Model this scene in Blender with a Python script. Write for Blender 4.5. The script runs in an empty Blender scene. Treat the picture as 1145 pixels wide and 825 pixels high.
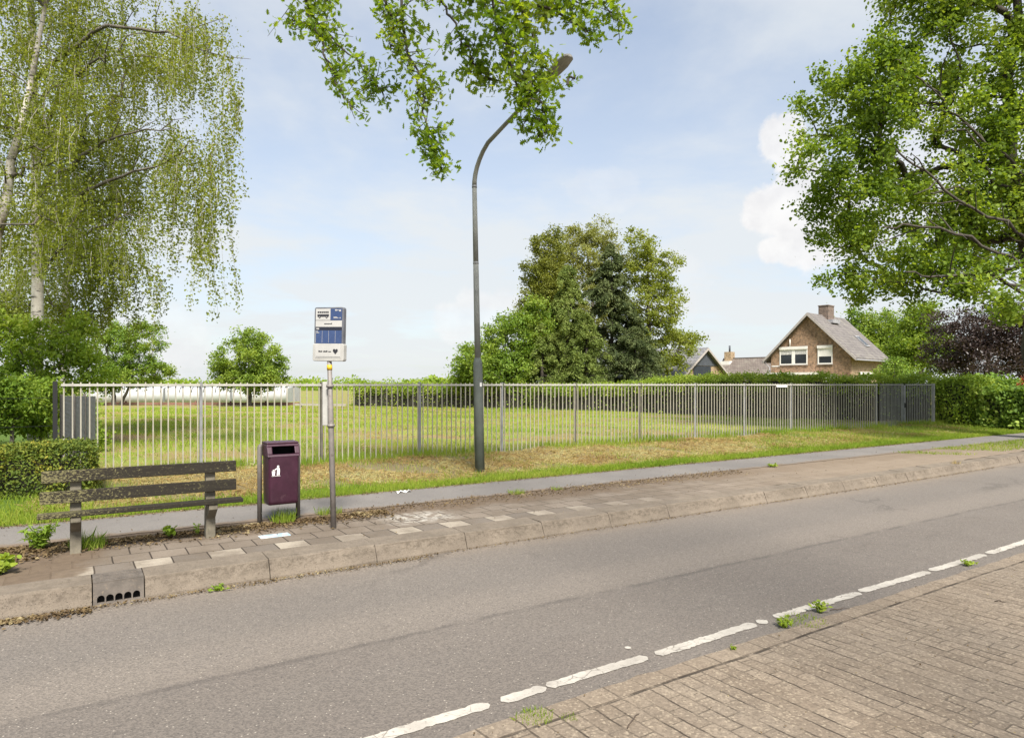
import bpy, math, random
import numpy as np
from mathutils import Vector

S = bpy.context.scene
COL = S.collection
R = math.radians
PI = math.pi

# ------------------------------------------------------------------ camera
F = 750.0                       # focal length in photo pixels (photo 1145 x 825)
HCAM = 1.73                     # eye above the asphalt
YAW = math.atan2(750.0, 1153.0)
FW = np.array([math.sin(YAW), math.cos(YAW), 0.0])
RT = np.array([math.cos(YAW), -math.sin(YAW), 0.0])
cd = bpy.data.cameras.new('camera'); cam = bpy.data.objects.new('camera', cd); COL.objects.link(cam)
cam.location = (0, 0, HCAM); cam.rotation_euler = (R(90), 0, -YAW)
cd.sensor_width = 36.0; cd.lens = F / 1145 * 36.0; cd.shift_y = 17.5 / 1145
cd.clip_start = 0.05; cd.clip_end = 6000
S.camera = cam

# ------------------------------------------------------------------ light
SUN_EL, SUN_AZ = 50.0, 198.0    # azimuth clockwise from +Y (the field side)
sd = bpy.data.lights.new('sun', 'SUN'); sun = bpy.data.objects.new('sun', sd); COL.objects.link(sun)
sd.energy = 3.5; sd.angle = R(14.0); sd.color = (1.0, 0.945, 0.86)
sun.rotation_euler = (R(90 - SUN_EL), 0, R(180 - SUN_AZ))
S.view_settings.view_transform = 'Standard'; S.view_settings.look = 'None'
S.view_settings.exposure = 1.38; S.view_settings.gamma = 1.0
S.view_settings.use_curve_mapping = False
S.cycles.max_bounces = 8; S.cycles.transparent_max_bounces = 8
S.cycles.use_denoising = True


class NT:
    """small helper for building node trees"""
    def __init__(s, tree): s.t = tree; s.n = tree.nodes; s.l = tree.links
    def node(s, kind, **kw):
        n = s.n.new(kind)
        for k, v in kw.items(): setattr(n, k, v)
        return n
    def put(s, sock, v):
        if isinstance(v, bpy.types.NodeSocket): s.l.new(v, sock)
        elif v is not None:
            if isinstance(v, (tuple, list)) and len(v) == 3 and sock.type == 'RGBA': v = (*v, 1)
            sock.default_value = v
    def math(s, op, a, b=None, c=None, clamp=False):
        n = s.node('ShaderNodeMath', operation=op, use_clamp=clamp)
        s.put(n.inputs[0], a)
        if b is not None: s.put(n.inputs[1], b)
        if c is not None: s.put(n.inputs[2], c)
        return n.outputs[0]
    def vmath(s, op, a, b=None):
        n = s.node('ShaderNodeVectorMath', operation=op); s.put(n.inputs[0], a)
        if b is not None: s.put(n.inputs[1], b)
        return n.outputs['Value'] if op in ('LENGTH', 'DOT_PRODUCT', 'DISTANCE') else n.outputs[0]
    def noise(s, vec, scale, detail=4, rough=0.55, dist=0.0):
        n = s.node('ShaderNodeTexNoise'); s.put(n.inputs['Vector'], vec)
        n.inputs['Scale'].default_value = scale; n.inputs['Detail'].default_value = detail
        n.inputs['Roughness'].default_value = rough; n.inputs['Distortion'].default_value = dist
        return n.outputs[0]
    def voro(s, vec, scale, feature='F1', out='Distance', rand=1.0):
        n = s.node('ShaderNodeTexVoronoi', feature=feature); s.put(n.inputs['Vector'], vec)
        n.inputs['Scale'].default_value = scale; n.inputs['Randomness'].default_value = rand
        return n.outputs[out]
    def ramp(s, f, stops, interp='LINEAR'):
        n = s.node('ShaderNodeValToRGB'); s.put(n.inputs[0], f); cr = n.color_ramp; cr.interpolation = interp
        while len(cr.elements) < len(stops): cr.elements.new(0.5)
        for e, (p, c) in zip(cr.elements, stops):
            e.position = p; e.color = (c, c, c, 1) if isinstance(c, (int, float)) else (*c, 1)
        return n.outputs[0]
    def step(s, v, lo, hi):
        n = s.node('ShaderNodeMapRange', interpolation_type='SMOOTHSTEP'); s.put(n.inputs[0], v)
        n.inputs[1].default_value = lo; n.inputs[2].default_value = hi
        n.inputs[3].default_value = 0; n.inputs[4].default_value = 1
        return n.outputs[0]
    def mix(s, f, a, b, blend='MIX'):
        n = s.node('ShaderNodeMix', data_type='RGBA', blend_type=blend)
        s.put(n.inputs[0], f); s.put(n.inputs[6], a); s.put(n.inputs[7], b)
        return n.outputs[2]
    def pos(s): return s.node('ShaderNodeNewGeometry').outputs['Position']
    def obj(s): return s.node('ShaderNodeTexCoord').outputs['Object']
    def xyz(s, v):
        n = s.node('ShaderNodeSeparateXYZ'); s.put(n.inputs[0], v); return n.outputs
    def comb(s, x, y, z=0.0):
        n = s.node('ShaderNodeCombineXYZ'); s.put(n.inputs[0], x); s.put(n.inputs[1], y); s.put(n.inputs[2], z)
        return n.outputs[0]
    def bump(s, h, strength=0.3, dist=0.01):
        n = s.node('ShaderNodeBump'); s.put(n.inputs['Height'], h)
        n.inputs['Strength'].default_value = strength; n.inputs['Distance'].default_value = dist
        return n.outputs[0]


def material(name, fn):
    m = bpy.data.materials.new(name); m.use_nodes = True
    nt = NT(m.node_tree); b = nt.n['Principled BSDF']
    fn(nt, b)
    return m


def simple(name, col, rough=0.6, metal=0.0, var=0.25, scale=6.0, bump=0.0, bscale=60.0, dirt=None):
    """painted or plain surface with uneven tone, grime and fine relief"""
    def fn(nt, b):
        p = nt.obj()
        f = nt.noise(p, scale, 5, 0.6)
        c = nt.mix(nt.step(f, 0.3, 0.7), tuple(x * (1 - var) for x in col), tuple(min(1, x * (1 + var)) for x in col))
        if dirt is not None:
            g = nt.noise(p, scale * 3.3, 6, 0.7)
            c = nt.mix(nt.step(g, 0.55, 0.72), c, dirt)
        nt.put(b.inputs['Base Color'], c)
        nt.put(b.inputs['Roughness'], nt.math('MULTIPLY_ADD', nt.noise(p, scale * 2, 3), 0.3, rough - 0.15))
        b.inputs['Metallic'].default_value = metal
        if bump: nt.put(b.inputs['Normal'], nt.bump(nt.noise(p, bscale, 4), bump, 0.004))
    return material(name, fn)


def leafmat(name, cols, trans=0.4, nscale=0.6, rough=0.55, spec=0.3):
    """cols: four base colours, picked leaf by leaf and drifting over the crown"""
    cols = [(min(.42, c[0] * 1.12), min(.44, c[1] * 1.18), c[2] * .95) for c in cols]
    def fn(nt, b):
        rnd = nt.node('ShaderNodeNewGeometry').outputs['Random Per Island']
        n = nt.noise(nt.obj(), nscale, 3)
        f = nt.math('ADD', nt.math('MULTIPLY', rnd, 0.55), nt.math('MULTIPLY', nt.step(n, 0.3, 0.7), 0.45))
        k = len(cols) - 1
        c = nt.ramp(f, [(i / k, cc) for i, cc in enumerate(cols)])
        nt.put(b.inputs['Base Color'], c); b.inputs['Roughness'].default_value = rough
        b.inputs['Specular IOR Level'].default_value = spec
        t = nt.node('ShaderNodeBsdfTranslucent')
        nt.put(t.inputs[0], nt.mix(1.0, c, (1.55, 1.42, 0.60), 'MULTIPLY'))
        mx = nt.node('ShaderNodeMixShader'); mx.inputs[0].default_value = trans
        nt.l.new(b.outputs[0], mx.inputs[1]); nt.l.new(t.outputs[0], mx.inputs[2])
        nt.l.new(mx.outputs[0], nt.n['Material Output'].inputs[0])
    return material(name, fn)


# ------------------------------------------------------------------ world: Nishita sky with thin veils and a few cumulus
def W(px, py, d):
    """world point at view depth d on the photo's ray through (px, py)"""
    p = FW * d + RT * ((px - 572.5) / F * d)
    return np.array([p[0], p[1], HCAM - (py - 430.0) / F * d])


def D(px, py):
    v = W(px, py, 1.0) - np.array([0, 0, HCAM]); return v / np.linalg.norm(v)


wd = bpy.data.worlds.new('World'); S.world = wd; wd.use_nodes = True
nt = NT(wd.node_tree); nt.n.clear()
sky = nt.node('ShaderNodeTexSky', sky_type='NISHITA', sun_disc=False)
sky.sun_elevation = R(SUN_EL); sky.sun_rotation = R(SUN_AZ)
sky.air_density = 1.0; sky.dust_density = 1.5; sky.ozone_density = 2.0
bg_sky = nt.node('ShaderNodeBackground'); nt.l.new(sky.outputs[0], bg_sky.inputs[0]); bg_sky.inputs[1].default_value = 0.08
dirn = nt.node('ShaderNodeTexCoord').outputs['Generated']
x, y, z = nt.xyz(dirn)
den = nt.math('ADD', nt.math('MAXIMUM', z, 0.0), 0.12)
flat = nt.comb(nt.math('DIVIDE', x, den), nt.math('DIVIDE', y, den), 0.0)
veil = nt.noise(flat, 0.9, 7, 0.55, 0.4)
fine = nt.noise(nt.comb(nt.math('DIVIDE', x, den), nt.math('DIVIDE', y, den), 3.0), 2.6, 6, 0.6)
vf = nt.math('ADD', nt.math('MULTIPLY', veil, 0.75), nt.math('MULTIPLY', fine, 0.25))
vf = nt.step(vf, 0.36, 0.66)
low = nt.step(z, 0.62, 0.05)
vf = nt.math('ADD', nt.math('MULTIPLY_ADD', vf, 0.50, .29), nt.math('MULTIPLY', low, 0.36), clamp=True)
vf = nt.math('MINIMUM', vf, 0.94)
soft = nt.noise(flat, 0.55, 4)
veilcol = nt.mix(soft, (0.78, 0.83, 0.87), (0.86, 0.875, 0.875))
bg_veil = nt.node('ShaderNodeBackground'); nt.put(bg_veil.inputs[0], veilcol); bg_veil.inputs[1].default_value = 0.39
m1 = nt.node('ShaderNodeMixShader'); nt.put(m1.inputs[0], vf)
nt.l.new(bg_sky.outputs[0], m1.inputs[1]); nt.l.new(bg_veil.outputs[0], m1.inputs[2])
# heaped clouds: soft balls of direction, edges broken by noise
edge = nt.math('ADD', nt.math('MULTIPLY', nt.noise(dirn, 26.0, 6, 0.6), .7), nt.math('MULTIPLY', nt.noise(dirn, 75.0, 4, 0.6), .3))
mask = None
for (px, py, rp, amt) in ((874, 158, 24, 1), (892, 178, 24, 1), (884, 140, 14, .9), (857, 238, 25, 1), (880, 232, 32, 1), (905, 232, 36, 1), (895, 205, 26, 1), (846, 243, 16, 1),
                          (862, 280, 15, 1), (884, 276, 19, 1), (910, 270, 28, 1), (940, 250, 34, .9), (1060, 180, 80, .6),
                          (530, 350, 26, .55), (508, 360, 24, .5), (560, 354, 30, .5), (655, 211, 22, .16), (672, 206, 16, .22), (690, 212, 24, .18),
                          (190, 380, 40, .45), (150, 385, 40, .4), (745, 320, 40, .25)):
    c = D(px, py); rr = rp / F
    q = nt.vmath('DISTANCE', dirn, tuple(c))
    v = nt.math('ADD', nt.math('DIVIDE', q, rr), nt.math('MULTIPLY_ADD', edge, 1.5, -.75))
    k = nt.math('MULTIPLY', nt.step(v, 1.14, 0.78), amt)
    mask = k if mask is None else nt.math('MAXIMUM', mask, k)
puff = nt.noise(dirn, 22.0, 5, 0.6)
bg_cu = nt.node('ShaderNodeBackground')
nt.put(bg_cu.inputs[0], nt.mix(nt.step(puff, 0.3, 0.7), (0.84, 0.83, 0.84), (0.97, 0.96, 0.95))); bg_cu.inputs[1].default_value = 0.40
m2 = nt.node('ShaderNodeMixShader'); nt.put(m2.inputs[0], nt.math('MULTIPLY', mask, 0.88))
nt.l.new(m1.outputs[0], m2.inputs[1]); nt.l.new(bg_cu.outputs[0], m2.inputs[2])
wo = nt.node('ShaderNodeOutputWorld'); nt.l.new(m2.outputs[0], wo.inputs[0])


# ------------------------------------------------------------------ mesh helpers
class MB:
    def __init__(s): s.v = []; s.f = []; s.n = 0
    def add(s, V, Fc, mat=0, smooth=False):
        V = np.asarray(V, float).reshape(-1, 3); Fc = np.asarray(Fc, int)
        s.v.append(V); s.f.append((Fc + s.n, mat, smooth)); s.n += len(V); return s
    def hexa(s, P, mat=0):
        return s.add(P, [(0, 3, 2, 1), (4, 5, 6, 7), (0, 1, 5, 4), (1, 2, 6, 5), (2, 3, 7, 6), (3, 0, 4, 7)], mat)
    def box(s, x0, x1, y0, y1, z0, z1, mat=0):
        return s.hexa([(x0, y0, z0), (x1, y0, z0), (x1, y1, z0), (x0, y1, z0), (x0, y0, z1), (x1, y0, z1), (x1, y1, z1), (x0, y1, z1)], mat)
    def prism(s, poly, ext, mat=0, smooth=False):
        """poly: list of 3D points (planar), ext: extrusion vector"""
        P = np.asarray(poly, float); n = len(P); e = np.asarray(ext, float)
        b = s.n
        s.v.append(np.vstack([P, P + e])); s.n += 2 * n
        s.f.append((np.array([list(range(n))[::-1]]) + b, mat, False))
        s.f.append((np.array([list(range(n, 2 * n))]) + b, mat, False))
        i = np.arange(n); j = (i + 1) % n
        s.f.append((np.stack([i, j, j + n, i + n], 1) + b, mat, smooth)); return s
    def tube(s, path, rad, sides=8, mat=0, cap=True, smooth=True):
        P = np.asarray(path, float); m = len(P)
        rad = np.broadcast_to(np.asarray(rad, float), (m,))
        T = np.gradient(P, axis=0); T /= np.linalg.norm(T, axis=1)[:, None] + 1e-9
        a = np.array([0, 0, 1.0]) if abs(T[0][2]) < 0.9 else np.array([1.0, 0, 0])
        V = []
        ang = np.arange(sides) * 2 * PI / sides
        u = np.cross(T[0], a); u /= np.linalg.norm(u)
        for i in range(m):
            u = u - T[i] * np.dot(u, T[i]); u /= np.linalg.norm(u) + 1e-9
            w = np.cross(T[i], u)
            V.append(P[i] + rad[i] * (np.cos(ang)[:, None] * u + np.sin(ang)[:, None] * w))
        V = np.vstack(V); b = s.n; s.v.append(V); s.n += len(V)
        k = np.arange(sides); k2 = (k + 1) % sides
        q = [np.stack([i * sides + k, i * sides + k2, (i + 1) * sides + k2, (i + 1) * sides + k], 1) for i in range(m - 1)]
        s.f.append((np.vstack(q) + b, mat, smooth))
        if cap:
            s.f.append((np.array([k[::-1]]) + b, mat, False)); s.f.append((np.array([k + (m - 1) * sides]) + b, mat, False))
        return s
    def loft(s, rings, mat=0, smooth=True, cap0=True, cap1=True):
        n = len(rings[0]); b = s.n
        s.v.append(np.vstack(rings)); s.n += n * len(rings)
        k = np.arange(n); k2 = (k + 1) % n
        s.f.append((np.vstack([np.stack([i * n + k, i * n + k2, (i + 1) * n + k2, (i + 1) * n + k], 1) for i in range(len(rings) - 1)]) + b, mat, smooth))
        if cap0: s.f.append((np.array([k[::-1]]) + b, mat, False))
        if cap1: s.f.append((np.array([k + (len(rings) - 1) * n]) + b, mat, False))
        return s
    def build(s, name, mats, parent=None, world=False, loc=None, bevel=0):
        V = np.vstack(s.v)
        if parent is not None and world: V = V - np.array(parent.location)
        if loc is not None: V = V - np.asarray(loc, float)
        me = bpy.data.meshes.new(name)
        me.vertices.add(len(V)); me.vertices.foreach_set('co', V.astype(np.float32).ravel())
        tot = np.concatenate([np.full(len(f), f.shape[1]) for f, _, _ in s.f])
        loops = np.concatenate([f.ravel() for f, _, _ in s.f])
        me.loops.add(len(loops)); me.loops.foreach_set('vertex_index', loops.astype(np.int32))
        me.polygons.add(len(tot))
        st = np.concatenate([[0], np.cumsum(tot)[:-1]])
        me.polygons.foreach_set('loop_start', st.astype(np.int32)); me.polygons.foreach_set('loop_total', tot.astype(np.int32))
        me.polygons.foreach_set('material_index', np.concatenate([np.full(len(f), m) for f, m, _ in s.f]).astype(np.int32))
        me.polygons.foreach_set('use_smooth', np.concatenate([np.full(len(f), sm) for f, _, sm in s.f]).astype(bool))
        for m in (mats if isinstance(mats, (list, tuple)) else [mats]): me.materials.append(m)
        me.update(calc_edges=True); me.validate()
        o = bpy.data.objects.new(name, me); COL.objects.link(o)
        if parent is not None: o.parent = parent
        if loc is not None: o.location = loc
        if bevel:
            bm = o.modifiers.new('bevel', 'BEVEL'); bm.width = bevel; bm.segments = 2; bm.limit_method = 'ANGLE'; bm.angle_limit = R(40)
        return o


def tag(o, label=None, cat=None, group=None, kind=None):
    if label: o['label'] = label
    if cat: o['category'] = cat
    if group: o['group'] = group
    if kind: o['kind'] = kind
    return o


def thing(name, label, cat, loc=(0, 0, 0), rz=0.0, group=None):
    o = bpy.data.objects.new(name, None); COL.objects.link(o)
    o.location = loc; o.rotation_euler = (0, 0, rz); o.empty_display_size = 0.2
    return tag(o, label, cat, group)


def dup(o, parent=None):
    c = o.copy(); COL.objects.link(c)
    if parent is not None: c.parent = parent
    for ch in list(o.children): dup(ch, c)
    return c


# ------------------------------------------------------------------ foliage helpers
DIAMOND = np.array([(0, -.5), (.28, -.08), (0, .5), (-.28, -.08)])
ROUND = np.array([(0, -.5), (.26, -.28), (.34, .05), (.2, .36), (0, .5), (-.2, .36), (-.34, .05), (-.26, -.28)])
OAK = np.array([(0, -.55), (.06, -.36), (.20, -.27), (.08, -.15), (.29, -.02), (.10, .08), (.33, .25), (.13, .29), (.13, .46), (0, .5),
                (-.13, .46), (-.13, .29), (-.33, .25), (-.10, .08), (-.29, -.02), (-.08, -.15), (-.20, -.27), (-.06, -.36)])
BLADE = np.array([(-.5, 0), (.5, 0), (.3, .55), (0, 1), (-.3, .55)])


def unit(v): return v / (np.linalg.norm(v, axis=-1, keepdims=True) + 1e-9)


def put_leaves(mb, C, size, rng, tmpl=DIAMOND, up=0.6, hang=0.0, out=None, mat=0, fold=0.25):
    """one small faced leaf per centre; normals lean up, tips may hang or point along out"""
    C = np.asarray(C, float); n = len(C)
    if n == 0: return
    size = np.broadcast_to(np.asarray(size, float), (n,))
    nr = rng.normal(size=(n, 3)); nr[:, 2] += up; nr = unit(nr)
    t = rng.normal(size=(n, 3)); t[:, 2] -= hang
    if out is not None: t = t + out
    t = unit(t - nr * (t * nr).sum(1)[:, None]); b = np.cross(nr, t)
    k = len(tmpl)
    V = C[:, None, :] + (t[:, None, :] * tmpl[None, :, 1, None] + b[:, None, :] * tmpl[None, :, 0, None]
                         + nr[:, None, :] * (np.abs(tmpl[None, :, 0, None]) * fold - (tmpl[None, :, 1, None] ** 2) * fold * .5)) * size[:, None, None]
    mb.add(V.reshape(-1, 3), np.arange(n * k).reshape(n, k), mat)


def shell_points(blobs, n, rng, lo=0.45):
    """n points spread in the outer part of a union of ellipsoids [(centre, radii)]"""
    w = np.array([np.prod(r) ** 0.75 for _, r in blobs]); w /= w.sum()
    idx = rng.choice(len(blobs), n, p=w)
    u = unit(rng.normal(size=(n, 3))); r = rng.uniform(lo ** 2, 1.0, n) ** 0.5
    C = np.array([b[0] for b in blobs])[idx]; A = np.array([np.broadcast_to(b[1], 3) for b in blobs])[idx]
    return C + u * r[:, None] * A


def grow(mb, trunk, r0, r1, tips, rng, start=0.3, tip_r=0.008, lift=0.35, sides=5, mat=0, mat2=None, trunk_sides=10, expo=0.5, wob=0.12):
    """trunk polyline plus limbs reaching every tip point (nearest existing wood, thicker where more hangs on it)"""
    T = np.asarray(trunk, float)
    s = np.linspace(0, 1, 12); seg = np.linspace(0, 1, len(T))
    P = np.stack([np.interp(s, seg, T[:, i]) for i in range(3)], 1)
    P[1:-1, :2] += rng.normal(scale=r0 * .25, size=(10, 2))
    rad = r0 + (r1 - r0) * s ** 0.8; rad[0] *= 1.35
    mb.tube(P, rad, trunk_sides, mat)
    nodes = [p for p, q in zip(P, s) if q >= start]; par = [-1] * len(nodes); wt = [0.0] * len(nodes); nt0 = len(nodes)
    tips = np.asarray(tips, float)
    if len(tips) == 0: return
    ax = P.mean(0)
    order = np.argsort(np.hypot(tips[:, 0] - ax[0], tips[:, 1] - ax[1]) + 0.2 * np.abs(tips[:, 2] - ax[2]))
    for i in order:
        c = tips[i]; A = np.array(nodes)
        d = np.linalg.norm(A - c, axis=1); d = d + 0.9 * np.maximum(0, A[:, 2] - c[2] + 0.1) + 0.1 * np.maximum(0, c[2] - A[:, 2])
        j = int(np.argmin(d)); a = A[j]; L = np.linalg.norm(c - a)
        prev = j
        for q in (0.33, 0.66, 1.0):
            p = a + (c - a) * q + np.array([0, 0, lift * L * .5 * math.sin(PI * q)]) * (1 if q < 1 else 0)
            if q < 1: p = p + rng.normal(scale=wob * L * .5, size=3)
            nodes.append(p); par.append(prev); wt.append(0.0); prev = len(nodes) - 1
        wt[prev] += 1
    for i in range(len(nodes) - 1, -1, -1):
        if par[i] >= 0: wt[par[i]] += max(wt[i], 0.3)
    for i in range(nt0, len(nodes)):
        a, c = nodes[par[i]], nodes[i]
        if np.linalg.norm(c - a) < 1e-4: continue
        rc = min(tip_r * max(wt[i], .4) ** expo, r0 * .6)
        ra = min(tip_r * max(wt[par[i]], .4) ** expo, r0 * .6) if par[i] >= nt0 else rc * 1.25
        mb.tube([a, c], [min(ra, rc * 1.5), rc], sides if rc > tip_r * 1.5 else 4, mat if mat2 is None else mat2, cap=False)


def tree(name, label, base, top, r0, blobs, nclump, nleaf, lsize, wood, leaf, seed, cat='tree', group=None, clump=0.45, flat=0.7, tmpl=DIAMOND,
         up=0.6, lo=0.45, start=0.3, tip_r=0.012, lift=0.35, extra_trunks=(), hang=0.0, spread=0.25, crown_name='crown', limbs=()):
    rng = np.random.default_rng(seed)
    base = np.asarray(base, float); top = np.asarray(top, float)
    t = thing(name, label, cat, tuple(base), 0, group)
    C = shell_points(blobs, nclump, rng, lo)
    C = C[C[:, 2] > base[2] + 0.15]
    wb = MB()
    sel = C[rng.permutation(len(C))[:min(len(C), 260)]]
    trunks = [(base, top)] + [(np.asarray(a, float), np.asarray(b, float)) for a, b in extra_trunks]
    mid = np.array([(b * .5 + a * .5) for a, b in trunks])
    own = np.argmin(np.linalg.norm(sel[:, None, :2] - np.array([b for _, b in trunks])[None, :, :2], axis=2), axis=1)
    for k, (a, b) in enumerate(trunks):
        m = a * .5 + b * .5 + rng.normal(scale=0.03 * np.linalg.norm(b - a), size=3) * np.array([1, 1, 0])
        grow(wb, [a - np.array([0, 0, .1]), m, b], r0 * (1 if k == 0 else .7), r0 * .18, sel[own == k], rng, start, tip_r, lift)
    for L, ra in limbs:
        L = np.array(L, float); q = np.linspace(0, len(L) - 1, 16); L = np.stack([np.interp(q, np.arange(len(L)), L[:, i]) for i in range(3)], 1)
        L[1:-1] = (L[:-2] + 2 * L[1:-1] + L[2:]) / 4; L[1:] += rng.normal(size=(15, 3)) * .05
        wb.tube(L, np.linspace(ra, .02, 16), 8, 0, cap=False)
        for k in range(3, 13):
            e = L[k] + rng.normal(size=3) * .35 + (L[-1] - L[0]) * .10; wb.tube([L[k], (L[k] + e) / 2 + rng.normal(size=3) * .08, e], [.028 - k * .001, .018, .007], 5, 0, cap=False)
    wb.build('trunk', wood, t, world=True)
    lb = MB()
    per = rng.poisson(nleaf / len(C), len(C))
    I = np.repeat(np.arange(len(C)), per)
    cs = clump * rng.uniform(.6, 1.35, len(C))
    off = rng.normal(size=(len(I), 3)) * np.array([1, 1, flat]) * .55
    P = C[I] + off * cs[I][:, None]
    sz = lsize * rng.uniform(1 - spread * 1.6, 1 + spread * 1.6, len(I))
    ok = P[:, 2] > base[2] + 0.03
    put_leaves(lb, P[ok], sz[ok], rng, tmpl, up, hang)
    lb.build(crown_name, leaf, t, world=True)
    return t

# ------------------------------------------------------------------ plan positions
SA, CA = math.sin(YAW), math.cos(YAW)
def XY(px, Y):
    """X on the line of constant Y seen in photo column px"""
    t = (px - 572.5) / F
    return Y * (SA + t * CA) / (CA - t * SA)
def DEP(px, Y):
    return Y / (CA - (px - 572.5) / F * SA)
def bend(X):
    X = np.asarray(X, float)
    return np.where(X > 11, 0.0028 * np.clip(X - 11, 0, 22) ** 2, 0) + np.where(X > 33, (X - 33) * .12, 0)
K_FACE, K_BACK = 6.22, 6.52        # kerb
P_NEAR, P_FAR = 8.08, 9.16         # foot and cycle path
FENCE_Y = 12.2
rng0 = np.random.default_rng(5)

# ------------------------------------------------------------------ ground materials
def m_asphalt(nt, b):
    p = nt.pos(); x, y, z = nt.xyz(p)
    agg = nt.voro(p, 95.0, out='Color'); ag = nt.xyz(agg)[0]
    spk = nt.voro(p, 42.0); sp2 = nt.voro(p, 42.0, out='Color')
    wob = nt.noise(p, 0.9, 4)
    seamy = nt.math('ADD', nt.math('MULTIPLY_ADD', nt.noise(nt.comb(nt.math('MULTIPLY', x, .55), 0.0, 0.0), 1.0, 3), 0.12, 4.19), nt.math('MULTIPLY', nt.noise(p, 9, 3), .05))
    far = nt.step(nt.math('SUBTRACT', y, seamy), -0.05, 0.10)
    base = nt.mix(far, (0.071, 0.059, 0.051), (0.114, 0.095, 0.078))
    # wheel track polished darker in the far lane, dusty edge by the kerb
    tr = nt.math('ABSOLUTE', nt.math('SUBTRACT', y, 5.25)); base = nt.mix(nt.math('MULTIPLY', nt.step(tr, 0.7, 0.15), .75), base, (0.083, 0.074, 0.067))
    lb_ = nt.math('ABSOLUTE', nt.math('SUBTRACT', y, 4.62)); base = nt.mix(nt.math('MULTIPLY', nt.step(lb_, .42, .05), .55), base, (0.146, 0.124, 0.104))
    tr2 = nt.math('ABSOLUTE', nt.math('SUBTRACT', y, 3.72)); base = nt.mix(nt.math('MULTIPLY', nt.step(tr2, .3, .05), .5), base, (0.068, 0.058, 0.051))
    ked = nt.step(nt.math('ADD', y, nt.math('MULTIPLY', wob, .35)), 6.02, 6.3); base = nt.mix(nt.math('MULTIPLY', ked, .8), base, nt.mix(nt.step(nt.math('ADD', x, nt.math('MULTIPLY', wob, 3)), 3.2, .6), (0.165, 0.13, 0.096), (0.10, 0.072, 0.048)))
    big = nt.noise(p, 0.55, 5, 0.6); base = nt.mix(nt.math('MULTIPLY', nt.step(big, .38, .68), .35), base, (0.135, 0.117, 0.10))
    base = nt.mix(nt.math('MULTIPLY', nt.step(nt.noise(nt.comb(nt.math('MULTIPLY', x, .25), y), 3.0, 5, .65), .5, .75), .3), base, (0.09, 0.083, 0.078))
    c = nt.mix(nt.math('MULTIPLY', nt.step(ag, .2, .9), .55), nt.mix(.25, base, (0.30, 0.26, 0.22)), nt.mix(0.65, base, (0.03, 0.028, 0.027))); gm = nt.noise(p, 38, 3, .7); c = nt.mix(nt.math('MULTIPLY', nt.step(gm, .3, .75), .26), nt.mix(.1, c, (0.34, 0.3, 0.26)), nt.mix(.5, c, (0.05, 0.046, 0.042)))
    wht = nt.math('MULTIPLY', nt.step(nt.xyz(sp2)[1], .74, .8), nt.step(spk, .25, .12)); c = nt.mix(nt.math('MULTIPLY', wht, .7), c, (0.40, 0.36, 0.30))
    drk = nt.math('MULTIPLY', nt.step(nt.xyz(sp2)[0], .8, .84), nt.step(spk, .3, .16)); c = nt.mix(nt.math('MULTIPLY', drk, .6), c, (0.035, 0.033, 0.032))
    sl = nt.math('ABSOLUTE', nt.math('SUBTRACT', y, seamy)); brk = nt.step(nt.noise(p, 2.4, 4), .36, .56)
    c = nt.mix(nt.math('MULTIPLY', nt.math('MULTIPLY', nt.step(sl, .045, .008), brk), .38), c, (0.045, 0.04, 0.037))
    wp_ = nt.vmath('ADD', p, nt.comb(nt.math('MULTIPLY_ADD', nt.noise(p, 2.2, 5, .7), .9, -.45), nt.math('MULTIPLY_ADD', nt.noise(nt.vmath('ADD', p, (5, 8, 0)), 2.2, 5, .7), .9, -.45)))
    crk = nt.math('MULTIPLY', nt.step(nt.voro(wp_, .42, 'DISTANCE_TO_EDGE'), .016, .004), nt.step(nt.noise(p, .5, 3), .50, .60)); c = nt.mix(nt.math('MULTIPLY', crk, .28), c, (0.03, 0.026, 0.023))
    spot = nt.voro(p, 0.5); c = nt.mix(nt.math('MULTIPLY', nt.step(nt.math('ADD', spot, nt.math('MULTIPLY', wob, .05)), .085, .045), .45), c, (0.03, 0.03, 0.03))
    nt.put(b.inputs['Base Color'], c); b.inputs['Roughness'].default_value = .85; b.inputs['Specular IOR Level'].default_value = .35
    h = nt.math('ADD', nt.math('MULTIPLY', nt.voro(p, 95.0), .8), nt.math('MULTIPLY', nt.noise(p, 6, 4), .6))
    nt.put(b.inputs['Normal'], nt.bump(h, .55, .006))
M_ASPH = material('asphalt', m_asphalt)

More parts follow.
